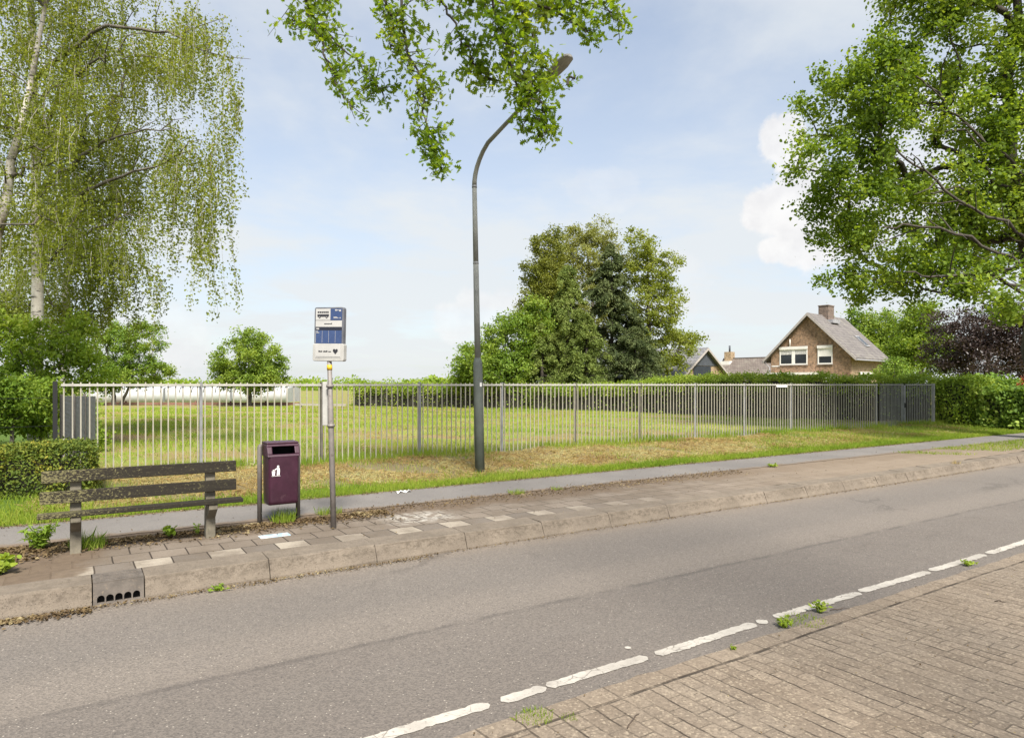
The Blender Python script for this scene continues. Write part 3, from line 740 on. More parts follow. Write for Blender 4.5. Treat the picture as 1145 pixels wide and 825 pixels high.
panel('timetable_header', -.160, .160, .335, .368, M_SDARK)
tt = panel('timetable', -.160, .160, .192, .333, M_SBLUE)
panel('lower_panel', -.155, .155, .035, .176, M_SWHITE, -.0345)
yy = yq - .0032
m = MB()
for k in range(4): MB().box(-.158 + .08 * k + .0, -.1555 + .08 * k, yy - .001, yy, .20, .33).build('column_line', M_SWHITE, tt)
# bus pictogram: body outline, row of windows, wheels
m = MB(); 
m.box(-.140, .000, yy - .001, yy, .482, .500)
m.prism([(-.140, yy, .500), (-.140, yy, .508), (.000, yy, .508), (.004, yy, .500)], (0, -.001, 0))
for k in range(6): m.box(-.138 + k * .0235, -.120 + k * .0235, yy - .001, yy, .522, .540)
for k in (-.112, -.026): m.prism([(k + .013 * math.cos(q), yy, .480 + .013 * math.sin(q)) for q in np.arange(12) * PI / 6], (0, -.0022, 0))
m.build('bus_pictogram', M_INK, sg)
m = MB()
for k in (-.112, -.026): m.prism([(k + .005 * math.cos(q), yy - .0024, .480 + .005 * math.sin(q)) for q in np.arange(8) * PI / 4], (0, -.001, 0))
for x_, z_, w2, h2 in ((.075, .545, .026, .014), (.105, .548, .012, .010), (.125, .538, .022, .02), (.058, .474, .045, .006), (.058, .464, .06, .006), (.132, .463, .012, .011),
                       (-.150, .344, .034, .014), (-.150, .318, .02, .008), (-.150, .305, .036, .006)):
    m.box(x_, x_ + w2, yy - .001, yy, z_, z_ + h2)
m.build('white_lettering', M_SWHITE, sg)
rg = np.random.default_rng(3); m = MB()
x_ = -.055
for k in range(9):
    q = rg.uniform(.007, .011); m.box(x_, x_ + q, yy - .001, yy, .400, .400 + rg.choice([.009, .014])); x_ += q + .002
yl = -.0345 - .0032; x_ = -.115
for wd_ in (4, 5, 3):
    for k in range(wd_):
        q = rg.uniform(.007, .011); m.box(x_, x_ + q, yl - .001, yl, .098, .098 + rg.choice([.010, .016])); x_ += q + .002
    x_ += .009
m.box(-.15, .15, yl - .001, yl, .047, .049)
m.build('dark_lettering', M_INK, sg)
ht = []
for q in np.linspace(0, 2 * PI, 25)[:-1]:
    ht.append((.092 + .0019 * 16 * math.sin(q) ** 3, yl, .108 + .0021 * (13 * math.cos(q) - 5 * math.cos(2 * q) - 2 * math.cos(3 * q) - math.cos(4 * q))))
MB().prism(ht, (0, -.001, 0)).build('heart_logo', M_INK, sg)

# ------------------------------------------------------------------ street lamp
M_LPOST = simple('green_grey_lamp_post', (0.108, 0.122, 0.108), .8, .0, .18, 3, dirt=(0.085, 0.085, 0.075))
M_LHEAD = simple('dull_lamp_housing', (0.24, 0.235, 0.22), .8, 0, .2, 8)
M_LUP = simple('weathered_lamp_pole', (0.21, 0.215, 0.195), .8, 0, .18, 3)
ly = 10.12; lx = XY(536.5, ly)
lz = float(ground_z(lx, ly))
t = thing('street_lamp', 'tall tapering street lamp with an arm bent towards the road, among the hanging oak leaves', 'street lamp', (lx, ly, lz))
lean_l = np.array([-.10 * CA, .10 * SA]) / 5.3
def lp(z): return (lean_l[0] * z, lean_l[1] * z, z)
m = MB(); m.tube([lp(-.3), lp(1.86), lp(1.92), lp(1.99)], [.088, .080, .074, .052], 20); m.build('lower_pole', M_LPOST, t)
m = MB(); m.tube([lp(1.985), lp(3.62)], [.054, .048], 16)
m.tube([lp(3.62), lp(3.66)], [.050, .050], 16, 1); m.tube([lp(3.66), lp(4.95)], [.047, .041], 16)
m.tube([lp(4.95), lp(4.99)], [.045, .045], 16, 1); m.build('upper_pole', [M_LUP, M_GALV], t)
b0 = np.array(lp(4.99)); pth = [b0]
ex, ey, ez = b0[0], -2.05, 6.0
for q in np.linspace(.05, 1, 14):
    # quick bend, then nearly straight up and out over the road
    if q < .4:
        a = q / .4; pth.append(b0 + np.array([0, -.42 * a ** 2.2, .62 * a - .02 * a]))
    else:
        a = (q - .4) / .6; p0 = b0 + np.array([0, -.42, .60]); pth.append(p0 + (np.array([ex, ey, ez]) - p0) * a)
m = MB(); m.tube(pth, np.linspace(.042, .028, len(pth)), 14); m.build('arm', M_LUP, t)
dv = np.array(pth[-1]) - np.array(pth[-3]); dv /= np.linalg.norm(dv)
m = MB(); rings = []
for q, ww, hh in ((-.02, .03, .03), (.02, .06, .045), (.12, .10, .06), (.42, .115, .07), (.58, .09, .05), (.62, .04, .03)):
    c0 = np.array([ex, ey, ez]) + dv * q
    up_ = np.cross([1, 0, 0], dv); up_ = up_ if up_[2] > 0 else -up_
    rings.append(np.array([c0 + np.array([1, 0, 0]) * ww * math.cos(a) + up_ * hh * math.sin(a) * (1 if math.sin(a) > 0 else .55) for a in np.arange(14) * 2 * PI / 14]))
m.loft(rings, 0, False); hd = m.build('lamp_head', M_LHEAD, t, bevel=.01)
m = MB(); m.prism([lp(1.52) + np.array([sx * .03, -.086, sz]) for sx, sz in ((-.5, -.035), (.8, -.035), (.8, .035), (-.5, .035))], (0, .003, 0)); m.build('number_sticker', M_WHITE, t)

# ------------------------------------------------------------------ picket fence: posts and two-metre panels
PX0 = XY(62, FENCE_Y)
posts = [XY(p, FENCE_Y) for p in (225, 360, 470, 562, 644, 716, 778, 833, 885, 934, 981)]
ft = thing('picket_fence', 'long beige metal picket fence on grey posts between the grassy bank and the field', 'fence', (PX0, FENCE_Y, .31))
TOP = HCAM - .31
fl = []
allx = [PX0 + .05] + posts
def panel_mesh(L, n, seed):
    rg = np.random.default_rng(seed); m = MB()
    for k in range(n):
        x = (k + .5) * L / n; d0 = rg.normal(scale=.003); zt = TOP + .035 + rg.normal(scale=.003)
        m.box(x - .0095 + d0, x + .0095 + d0, -.0075, .0075, -.02, zt)
    return m
def rail_mesh(L):
    m = MB(); m.box(.02, L - .02, -.0325, -.0085, TOP - .024, TOP + .012); return m
rails = None
for k in range(len(allx) - 1):
    L = allx[k + 1] - allx[k]
    p_ = panel_mesh(L, 18, k).build('picket_panel', M_PICKET, ft); p_.location = (allx[k] - PX0, 0, 0)
    rail_mesh(L).build('rail', M_RAILC, p_)
for k, x in enumerate(posts):
    m = MB(); m.box(x - PX0 - .022, x - PX0 + .022, .010, .054, -.4, TOP + .03); m.box(x - PX0 - .025, x - PX0 + .025, .007, .057, TOP + .0305, TOP + .045)
    m.build('post', M_POSTD if k in (1, 4, 5, 9) else M_GALV, ft)
MB().box(XY(867, FENCE_Y) - PX0, XY(879, FENCE_Y) - PX0, -.042, -.034, TOP - .075, TOP - .020).build('nameplate', M_WHITE, ft)
# gate of two leaves at the far end
gx0, gx1 = XY(982.5, FENCE_Y) + .04, XY(1045, FENCE_Y)
gt = thing('picket_gate', 'grey double picket gate with a lock post, at the far end of the beige fence', 'gate', (gx0, FENCE_Y, .31))
gm = gx0 + XY(1010, FENCE_Y) - XY(982.5, FENCE_Y)
MG = simple('dull_grey_steel', (0.20, 0.20, 0.185), .6, .1, .15, 5)
for a, c in ((0, gm - gx0 - .05), (gm - gx0 + .05, gx1 - gx0 - .05)):
    p_ = panel_mesh(c - a, 17, 77).build('gate_leaf', MG, gt); p_.location = (a, 0, 0); rail_mesh(c - a).build('rail', MG, p_)
MB().box(gm - gx0 - .05, gm - gx0 + .05, -.03, .06, -.1, TOP - .02).build('middle_post', M_GALV, gt)
MB().box(gx1 - gx0 - .04, gx1 - gx0 + .03, .0, .07, -.3, TOP + .04).build('post', M_GALV, gt)
MB().box(gm - gx0 - .03, gm - gx0 + .06, -.06, -.0305, .62, .78).build('lock_case', M_BLACK, gt, bevel=.006)

# black end post with two wires running off to the left, woven screen behind the first pickets
t = thing('wire_fence', 'black corner post with thin wires running left, at the near end of the pickets', 'fence', (PX0, FENCE_Y, .31))
MB().box(-.035, .025, .0, .05, -.3, TOP + .05).build('end_post', M_BLACK, t)
m = MB()
for z in (1.22, .8, .4): m.tube([(-.05, .04, z), (-2.5, .05, z - .02), (-7, .1, z)], .004, 5)
m.build('wire', M_BLACK, t)
for x in (-2.6, -5.2):
    MB().tube([(x, .05, -.2), (x, .05, 1.28)], .02, 8).build('stake', M_BLACK, t)
def woven(nt, b):
    x, y, z = nt.xyz(nt.obj())
    u = nt.math('ADD', nt.math('MULTIPLY', z, 100), nt.math('SIGN', nt.math('SINE', nt.math('MULTIPLY', nt.math('ADD', x, y), 110))))
    w_ = nt.math('SINE', nt.math('MULTIPLY', u, 3.1))
    c = nt.mix(nt.step(w_, -.6, .6), (0.15, 0.15, 0.165), (0.36, 0.36, 0.38))
    nt.put(b.inputs['Base Color'], c); nt.put(b.inputs['Normal'], nt.bump(w_, .6, .01)); b.inputs['Roughness'].default_value = .7
M_WOVEN = material('woven_grey_screen', woven)
t = thing('woven_screen', 'grey woven garden screen panels standing behind the first pickets of the fence', 'screen', (-.17, 12.45, .31))
for k in range(3):
    m = MB(); x0, y0 = .02 + k * .15, k * .42
    m.prism([(x0, y0, 0), (x0 + .14, y0 + .40, 0), (x0 + .14, y0 + .40, 1.24 - .01 * k), (x0, y0, 1.24 - .01 * k)], (-.03, .012, 0)); m.build('woven_panel', M_WOVEN, t)
    MB().box(x0 - .055, x0 - .005, y0 - .05, y0, -.1, 1.27).build('post', M_POSTD, t)

# ------------------------------------------------------------------ gully inlet in the kerb
M_IRON = simple('grey_cast_iron', (0.115, 0.098, 0.082), .8, .1, .25, 10, .5, 60, dirt=(0.19, 0.15, 0.11))
M_HOLE = simple('gully_shaft', (0.01, 0.009, 0.008), .95)
g0, g1 = GULLY; gw = g1 - g0
t = thing('gully_inlet', 'cast iron kerb gully with five round drain holes, in front of the bench', 'drain', ((g0 + g1) / 2, 6.2, 0))
# front plate with arched holes, cut as strips between the openings
m = MB(); hr, n = .026, 5; zc = .042; sp = gw * .175
hx = [(k - 2) * sp for k in range(n)]
ytop, ybot = .026, -.002
def FY(z): return ybot + (ytop - ybot) * z / .165 - .004
def plate(pts): m.prism([(x, FY(z), z) for x, z in pts], (0, .02, 0))
plate([(-gw / 2, zc + hr + .012), (gw / 2, zc + hr + .012), (gw / 2, .162), (-gw / 2, .162)])
plate([(-gw / 2, -.03), (gw / 2, -.03), (gw / 2, .012), (-gw / 2, .012)])
edges = [-gw / 2] + [x for c in hx for x in (c - hr, c + hr)] + [gw / 2]
zt = zc + hr + .012
for k in range(0, len(edges), 2):
    plate([(edges[k], .012), (edges[k + 1], .012), (edges[k + 1], zt), (edges[k], zt)])
for c in hx:          # rounded shoulders over each hole
    for s in (-1, 1):
        arc = [(c + s * hr * math.cos(a), zc + hr * math.sin(a)) for a in np.linspace(0, PI / 2, 6)]
        pts = arc + [(c, zt), (c + s * hr, zt)]
        plate(pts if s > 0 else pts[::-1])
m.build('front_plate', M_IRON, t)
MB().box(-gw / 2 + .004, gw / 2 - .004, .06, .07, -.03, .158).build('shaft', M_HOLE, t)
m = MB(); m.box(-gw / 2, gw / 2, .024, .31, .1625, .172)
for k in range(9):
    for j in range(5): m.box(-gw / 2 + .02 + k * (gw - .04) / 9, -gw / 2 + .02 + (k + .7) * (gw - .04) / 9, .05 + j * .05, .08 + j * .05, .1722, .176)
m.build('lid', M_IRON, t)

# ------------------------------------------------------------------ buildings
def m_wall(c1, c2, mortar):
    def fn(nt, b):
        p = nt.obj(); x, y, z = nt.xyz(p)
        n = nt.node('ShaderNodeTexBrick', offset=.5); nt.put(n.inputs['Vector'], nt.comb(nt.math('ADD', x, y), z))
        for k, q in (('Scale', 1), ('Brick Width', .22), ('Row Height', .065), ('Mortar Size', .008), ('Bias', 0)): n.inputs[k].default_value = q
        nt.put(n.inputs['Color1'], c1); nt.put(n.inputs['Color2'], c2); nt.put(n.inputs['Mortar'], mortar)
        c = nt.mix(nt.math('MULTIPLY', nt.step(nt.noise(p, .9, 5, .65), .4, .75), .45), n.outputs[0], tuple(q * .6 for q in c1)); c = nt.mix(nt.math('MULTIPLY', nt.step(nt.noise(p, 4.5, 4, .7), .45, .65), .6), c, tuple(q * 1.45 for q in c2)); c = nt.mix(nt.math('MULTIPLY', nt.step(nt.noise(nt.vmath('ADD', p, (9, 4, 2)), 5.5, 4, .7), .5, .62), .7), c, tuple(q * .42 for q in c1))
        nt.put(b.inputs['Base Color'], c); b.inputs['Roughness'].default_value = .9
        nt.put(b.inputs['Normal'], nt.bump(n.outputs[1], -.4, .01))
    return fn
M_BRICKW = material('brown_brick', m_wall((0.20, 0.118, 0.068), (0.29, 0.178, 0.105), (0.22, 0.19, 0.15)))
M_BRICKY = material('yellow_brick', m_wall((0.27, 0.185, 0.105), (0.34, 0.24, 0.14), (0.28, 0.24, 0.18)))
def m_roof(c1, c2):
    def fn(nt, b):
        p = nt.obj(); x, y, z = nt.xyz(p)
        n = nt.node('ShaderNodeTexBrick', offset=.5); nt.put(n.inputs['Vector'], nt.comb(nt.math('ADD', x, y), nt.math('MULTIPLY', z, 1.0)))
        for k, q in (('Scale', 1), ('Brick Width', .26), ('Row Height', .24), ('Mortar Size', .018), ('Mortar Smooth', .6), ('Bias', 0)): n.inputs[k].default_value = q
        nt.put(n.inputs['Color1'], c1); nt.put(n.inputs['Color2'], c2); nt.put(n.inputs['Mortar'], tuple(q * .45 for q in c1))
        c = nt.mix(nt.math('MULTIPLY', nt.step(nt.noise(p, 1.5, 6, .7), .48, .7), .5), n.outputs[0], (0.23, 0.215, 0.17))
        nt.put(b.inputs['Base Color'], c); b.inputs['Roughness'].default_value = .75
        nt.put(b.inputs['Normal'], nt.bump(n.outputs[1], -.6, .03))
    return material('roof_tiles', fn)
M_ROOF = m_roof((0.115, 0.103, 0.097), (0.172, 0.155, 0.145)); M_ROOF2 = m_roof((0.125, 0.10, 0.085), (0.17, 0.14, 0.118)); M_SLATE = m_roof((0.15, 0.15, 0.16), (0.20, 0.20, 0.205))
M_TRIM = simple('white_trim', (0.68, 0.66, 0.62), .5, var=.06, scale=2)
M_BARGE = simple('barge_board', (0.34, 0.31, 0.29), .6, var=.1)
M_GLASS = material('window_glass', lambda nt, b: (nt.put(b.inputs['Base Color'], (0.02, 0.024, 0.028)), setattr(b.inputs['Roughness'], 'default_value', .08)))
M_CURT = simple('pale_blind', (0.45, 0.44, 0.42), .8)
M_DKCLAD = simple('dark_slate_cladding', (0.055, 0.062, 0.075), .6, var=.15, scale=3)
M_LEAD = simple('roof_lead', (0.25, 0.25, 0.26), .6)

def foot_(px, d, z=.3): p = W(px, 430, d); p[2] = z; return p
def roof_slabs(mb, L0, L1, y0, y1, zp, ze, th=.14, over=.5, ym=None):
    """gable roof along local x between L0 and L1; eaves at y0 and y1"""
    ym = (y0 + y1) / 2 if ym is None else ym
    for ya, s in ((y0, -1), (y1, 1)):
        k = (zp - ze) / abs(ya - ym); yo = ya + s * over; zo = ze - over * k
        P = [(L0, ym, zp), (L0, yo, zo), (L0, yo, zo + th), (L0, ym, zp + th * 1.25)]
        mb.prism(P, (L1 - L0, 0, 0))
def window(parent, x, y0, y1, z0, z1, bars=1, shutter=.3, nm='window'):
    """window in the wall x = const that faces -x"""
    f = MB(); b_ = .09
    f.box(x - .05, x + .03, y0, y1, z0, z0 + b_); f.box(x - .05, x + .03, y0, y1, z1 - b_, z1)
    f.box(x - .048, x + .03, y0, y0 + b_, z0 + b_, z1 - b_); f.box(x - .048, x + .03, y1 - b_, y1, z0 + b_, z1 - b_)
    for k in range(bars): c = y0 + (y1 - y0) * (k + 1) / (bars + 1); f.box(x - .048, x + .03, c - .14, c + .14, z0 + b_, z1 - b_)
    w_ = f.build(nm, M_TRIM, parent)
    g_ = MB().box(x - .012, x - .004, y0 + b_, y1 - b_, z0 + b_, z1 - b_).build('pane', M_GLASS, w_)
    if shutter:
        MB().box(x - .12, x - .0505, y0 - .03, y1 + .03, z1 - .02, z1 + .22).build('shutter_box', M_TRIM, w_)
        MB().box(x - .03, x - .014, y0 + b_, y1 - b_, z1 - b_ - shutter, z1 - b_).build('blind', M_CURT if bars else M_TRIM, w_)
    MB().box(x - .09, x - .0505, y0 - .06, y1 + .06, z0 - .06, z0).build('sill', M_BARGE, w_)
    return w_

HX, HY = W(951, 430, 55)[:2]; HROT = math.atan2(.158, .987)
hs = thing('brick_house', 'brown brick house with a steep tiled gable roof and white framed windows, behind the hedge', 'house', (HX, HY, .3), HROT)
GW, GL, ZE, ZP = 6.8, 6.7, 4.0, 7.38
m = MB()
m.prism([(0, 0, 0), (0, GW, 0), (0, GW, ZE), (0, GW / 2, ZP), (0, 0, ZE)], (.25, 0, 0), 0)
m.box(.2505, GL, .02, .25, 0, ZE, 1); m.box(.2505, GL, GW - .25, GW - .02, 0, ZE, 1)
m.prism([(GL + .0005, 0, 0), (GL + .0005, GW, 0), (GL + .0005, GW, ZE), (GL + .0005, GW / 2, ZP), (GL + .0005, 0, ZE)], (.25, 0, 0), 1)
m.build('wall', [M_BRICKW, M_BRICKY], hs)
m = MB(); roof_slabs(m, -.4, GL + .8, 0, GW, ZP + .03, ZE + .03, .14, .55); rf = m.build('roof', M_ROOF, hs)
m = MB()
for s, ya in ((-1, 0), (1, GW)):
    k = (ZP - ZE) / (GW / 2); yo = ya + s * .56; zo = ZE + .03 - .56 * k
    m.prism([(-.43, GW / 2, ZP - .05), (-.43, yo, zo - .08), (-.43, yo, zo + .16), (-.43, GW / 2, ZP + .20)], (.028, 0, 0))
m.build('barge_board', M_BARGE, rf)
for y_, x_ in ((-.62, GL + .8), (GW + .62, 1.2)): MB().tube([(-.4, y_, ZE - .55), (x_, y_, ZE - .55)], .06, 8).build('gutter', M_LEAD, rf)
for p_ in ([(-.1, GW + .6, ZE - .6), (-.06, GW + .12, ZE - 1.0), (-.06, GW + .1, 0)], [(GL + .3, -.06, ZE - .7), (GL + .3, -.06, 0)]): MB().tube(p_, .045, 8).build('downpipe', M_LEAD, hs)
m = MB(); cx, cy = 3.2, GW / 2 - .1; m.box(cx - .62, cx + .62, cy - .42, cy + .42, ZP - .5, ZP + .98); m.box(cx - .66, cx + .66, cy - .46, cy + .46, ZP + .9805, ZP + 1.06)
ch = m.build('chimney', material('chimney_brick', m_wall((0.11, 0.08, 0.062), (0.17, 0.12, 0.095), (0.16, 0.14, 0.12))), rf)
MB().box(cx - .75, cx + .75, cy - .9, cy + .9, ZP - .56, ZP - .25).build('flashing', M_LEAD, rf)
k = (ZP - ZE) / (GW / 2)
m = MB(); x0, x1 = 4.7, 5.5
def rz_(y): return ZE + .03 + y * k + .17
m.hexa([(x0, .5, rz_(.5)), (x1, .5, rz_(.5)), (x1, 1.5, rz_(1.5)), (x0, 1.5, rz_(1.5)), (x0, .44, rz_(.5) + .08), (x1, .44, rz_(.5) + .08), (x1, 1.44, rz_(1.5) + .08), (x0, 1.44, rz_(1.5) + .08)])
sk = m.build('skylight', M_LEAD, rf)
m = MB(); x0 += .1; x1 -= .1
m.prism([(x0, .54, rz_(.6) + .075), (x1, .54, rz_(.6) + .075), (x1, 1.34, rz_(1.4) + .075), (x0, 1.34, rz_(1.4) + .075)], (0, -.01, .012)); m.build('pane', M_GLASS, sk)
window(hs, 0, 3.53, 5.99, 3.17, 4.52, 1, .38)
window(hs, 0, 1.43, 2.65, 3.17, 4.52, 0, .62)
MB().tube([(-.06, 5.05, 4.74), (-.06, 5.05, 5.4)], .05, 6).build('flue', M_TRIM, hs)
m = MB(); m.box(-.9, -.005, 2.5, 6.9, 2.28, 2.48); m.build('canopy', M_TRIM, hs)
window(hs, 0, 3.0, 6.2, .7, 2.1, 2, 0)
window(hs, 0, 1.0, 2.2, .7, 2.0, 0, .3)
MB().box(-.03, -.004, 5.99, 6.72, 3.02, 3.12).build('string_course', M_TRIM, hs)
# window in the lit side wall (faces the road)
m = MB(); m.box(1.7, 4.3, -.05, .019, 1.0, 2.35); w_ = m.build('window', M_TRIM, hs)
for a in (1.8, 2.65, 3.5): MB().box(a, a + .7, -.056, -.0505, 1.1, 2.0).build('pane', M_GLASS, w_)
MB().box(1.65, 4.35, -.16, -.0505, 2.3, 2.5).build('shutter_box', M_TRIM, w_)

# lower house behind, left of it: its ridge runs towards the road
ax = thing('tiled_bungalow', 'low bungalow with a brown tiled roof and one chimney, left of the brick house', 'house', tuple(foot_(809, 74)), HROT - PI / 2)
m = MB(); m.box(.4, 13, -3.1, 3.1, 0, 2.0); m.build('wall', M_BRICKY, ax)
m = MB(); roof_slabs(m, 0, 13.4, -3.1, 3.1, 4.12, 1.9, .12, .35); rf = m.build('roof', M_ROOF2, ax)
ch = MB().box(.35, 1.15, -.45, .35, 3.7, 5.0).build('chimney', M_BRICKY, rf)
MB().box(.2, 1.3, -.95, .6, 3.55, 3.98).build('flashing', M_TRIM, rf)
MB().tube([(.75, 0, 5.0), (.75, 0, 5.7)], .1, 8).build('flue', M_DKCLAD, ch)
MB().tube([(0, 0, 4.27), (13.4, 0, 4.27)], .09, 6).build('ridge_tiles', M_ROOF2, rf)

# garage with a dark clad gable, further left
px, py, _ = W(818, 430, 52)
gr = thing('clad_garage', 'yellow brick garage with dark clad gable and door, half behind the tree clump', 'garage', (px, py, .3), HROT + PI / 2)
# local x runs away from the road, local y to the left along the gable
Wg, Hg, Pg = 7.6, 1.5, 4.0
m = MB(); m.prism([(0, 0, 0), (0, Wg, 0), (0, Wg, Hg), (0, Wg / 2, Pg), (0, 0, Hg)], (.2, 0, 0)); m.box(.2005, 7, 0, .2, 0, Hg); m.box(.2005, 7, Wg - .2, Wg, 0, Hg); m.build('wall', M_BRICKY, gr)
m = MB(); k = (Pg - Hg) / (Wg / 2); yl = 2.02
m.prism([(-.05, yl, 2.82), (-.05, Wg - yl, 2.82), (-.05, Wg - yl, Hg + yl * k), (-.05, Wg / 2, Pg), (-.05, yl, Hg + yl * k)], (.045, 0, 0)); m.build('gable_cladding', M_DKCLAD, gr)
m = MB(); m.box(-.03, -.004, 3.0, 5.3, 0, 2.78)
M_DOOR = simple('dark_garage_door', (0.020, 0.026, 0.036), .5, var=.15, scale=3)
for q in range(9): m.box(-.036, -.0305, 3.06, 5.24, .05 + q * .3, .31 + q * .3)
m.build('door', M_DOOR, gr)
m = MB(); roof_slabs(m, -.3, 7.3, 0, Wg, Pg + .02, Hg + .02, .12, .35); rf = m.build('roof', M_SLATE, gr)
m = MB()
for s, ya in ((-1, 0), (1, Wg)):
    yo = ya + s * .36; zo = Hg + .02 - .36 * k
    m.prism([(-.33, Wg / 2, Pg - .05), (-.33, yo, zo - .06), (-.33, yo, zo + .09), (-.33, Wg / 2, Pg + .13)], (.028, 0, 0))
m.build('barge_board', M_BARGE, rf)

# ------------------------------------------------------------------ things far across the field
M_FILM = simple('white_plastic_film', (0.43, 0.44, 0.45), .5, var=.10, scale=1.6, bump=.6, bscale=4, dirt=(0.40, 0.40, 0.39))
labs = ['white plastic covered crop tunnel across the field, leftmost of three in a row', 'white plastic covered crop tunnel across the field, middle one of three in a row', 'white plastic covered crop tunnel behind the small round tree, rightmost of three']
for k, (a, c) in enumerate(((90, 183), (183.2, 258), (258.2, 322))):
    p0, p1 = W(a, 430, 54)[:2], W(c, 430, 54)[:2]; u = p1 - p0; L = np.linalg.norm(u); u = u / L; nrm = np.array([-u[1], u[0]])
    t = thing('crop_tunnel', labs[k], 'crop tunnel', (*p0, .31), math.atan2(u[1], u[0]), 'white crop tunnels across the field')
    m = MB(); rg = np.random.default_rng(k); rings = []
    for x in np.linspace(0.05, L - .05, 14):
        hgt = 1.27 + .05 * math.sin(k * 2 + x * 1.1) + rg.normal(scale=.015); rings.append(np.array([(x + rg.normal(scale=.02), 3.2 * (.5 - .5 * math.cos(q)), hgt * max(0, math.sin(q)) ** .155) for q in np.linspace(0, PI, 11)]))
    m.loft(rings, 0, True); m.build('film_cover', M_FILM, t)
    for x in np.linspace(.3, L - .3, 6):
        m = MB(); m.tube([(x, 3.2 * (.5 - .5 * math.cos(q)), 1.3 * max(0, math.sin(q)) ** .155 + .03) for q in np.linspace(.05, PI - .05, 11)], .035, 5); m.build('hoop', M_GALV, t)
M_RAIL = simple('red_brown_timber', (0.17, 0.085, 0.06), .8, var=.3, scale=2)
a, c = W(96, 430, 46)[:2], W(335, 430, 46)[:2]
u = (c - a); L = np.linalg.norm(u)
t = thing('low_rail', 'low reddish timber rail along the far side of the field, before the white tunnels', 'rail', (*a, .31), math.atan2(u[1], u[0]))
m = MB(); m.box(0, L, -.03, .03, .03, .20); m.build('board', M_RAIL, t)
for x in np.arange(0.3, L, 2.4): MB().box(x - .05, x + .05, .0305, .12, -.2, .30).build('stake', M_RAIL, t)
a, c = W(330, 430, 41)[:2], W(387, 430, 40)[:2]; u = (c - a); L = np.linalg.norm(u)
t = thing('crossbar_rail', 'pale horizontal rail on two stakes standing before the light green hedge', 'rail', (*a, .31), math.atan2(u[1], u[0]))
MB().box(0, L, -.03, .03, .14, .27).build('crossbar', M_PICKET, t)
for x in (.4, L * .5, L - .3): MB().box(x - .04, x + .04, .031, .1, -.2, .30).build('stake', M_PICKET, t)

# ------------------------------------------------------------------ vegetation materials
L_OAK = leafmat('oak_leaves', [(0.062, 0.108, 0.014), (0.11, 0.170, 0.022), (0.175, 0.24, 0.034), (0.30, 0.345, 0.085)], .5)
L_OAKN = leafmat('near_oak_leaves', [(0.075, 0.135, 0.012), (0.12, 0.19, 0.018), (0.17, 0.235, 0.026), (0.26, 0.30, 0.045)], .6, 1.2)
L_BIRCH = leafmat('birch_leaves', [(0.088, 0.112, 0.020), (0.145, 0.172, 0.030), (0.205, 0.232, 0.046), (0.29, 0.305, 0.09)], .55, .7)
L_SHRUB = leafmat('shrub_leaves', [(0.098, 0.168, 0.026), (0.165, 0.240, 0.037), (0.239, 0.313, 0.052), (0.359, 0.408, 0.101)], .5, .8)
L_FIELD = leafmat('field_tree_leaves', [(0.089, 0.143, 0.023), (0.139, 0.202, 0.033), (0.199, 0.260, 0.041), (0.278, 0.319, 0.066)], .35, .6)
L_BRIGHT = leafmat('bright_leaves', [(0.072, 0.132, 0.020), (0.123, 0.192, 0.028), (0.187, 0.251, 0.042), (0.275, 0.317, 0.070)], .4, .5)
L_BROWN = leafmat('bronze_leaves', [(0.068, 0.085, 0.018), (0.115, 0.13, 0.024), (0.16, 0.17, 0.032), (0.23, 0.225, 0.055)], .35, .6)
L_OLIVE = leafmat('olive_leaves', [(0.11, 0.125, 0.038), (0.17, 0.18, 0.055), (0.23, 0.235, 0.08), (0.32, 0.31, 0.14)], .4, .5)
L_YELLOW = leafmat('yellow_green_leaves', [(0.105, 0.135, 0.020), (0.155, 0.185, 0.030), (0.21, 0.235, 0.045), (0.28, 0.29, 0.085)], .45, .5)
L_SPRUCE = leafmat('spruce_needles', [(0.030, 0.044, 0.020), (0.052, 0.070, 0.030), (0.088, 0.105, 0.046), (0.17, 0.185, 0.095)], .15, .8, .7, .2)
L_CONIF = leafmat('cypress_sprays', [(0.060, 0.085, 0.024), (0.105, 0.138, 0.038), (0.165, 0.20, 0.058), (0.26, 0.285, 0.11)], .25, .8, .7, .2)
L_COPPER = leafmat('copper_leaves', [(0.016, 0.009, 0.011), (0.028, 0.016, 0.018), (0.045, 0.028, 0.030), (0.09, 0.066, 0.070)], .2, .6, .4, .5)
L_HEDGE = leafmat('hedge_leaves', [(0.092, 0.145, 0.021), (0.160, 0.232, 0.029), (0.252, 0.319, 0.043), (0.377, 0.415, 0.068)], .3, .8)
L_HEDGED = leafmat('dark_hedge_leaves', [(0.064, 0.112, 0.026), (0.116, 0.183, 0.038), (0.190, 0.268, 0.055), (0.318, 0.365, 0.096)], .3, .8, .6, .15)
L_YEW = leafmat('yew_needles', [(0.042, 0.065, 0.017), (0.078, 0.107, 0.019), (0.139, 0.154, 0.026), (0.278, 0.203, 0.032)], .15, 1.6, .65, .2)
L_WEED = leafmat('weed_leaves', [(0.085, 0.144, 0.020), (0.145, 0.216, 0.027), (0.204, 0.281, 0.040), (0.307, 0.346, 0.076)], .4, 2.0)
L_LIME = leafmat('lime_leaves', [(0.130, 0.190, 0.020), (0.180, 0.240, 0.030), (0.230, 0.280, 0.040), (0.280, 0.300, 0.070)], .4, 2.0)
L_GRASS = leafmat('green_grass', [(0.095, 0.152, 0.018), (0.152, 0.217, 0.025), (0.216, 0.270, 0.041), (0.320, 0.304, 0.087)], .4, .5, .6, .2)
L_FGRASS = leafmat('field_grass', [(0.129, 0.196, 0.026), (0.190, 0.263, 0.038), (0.258, 0.308, 0.055), (0.358, 0.347, 0.110)], .4, .22, .7, .15)
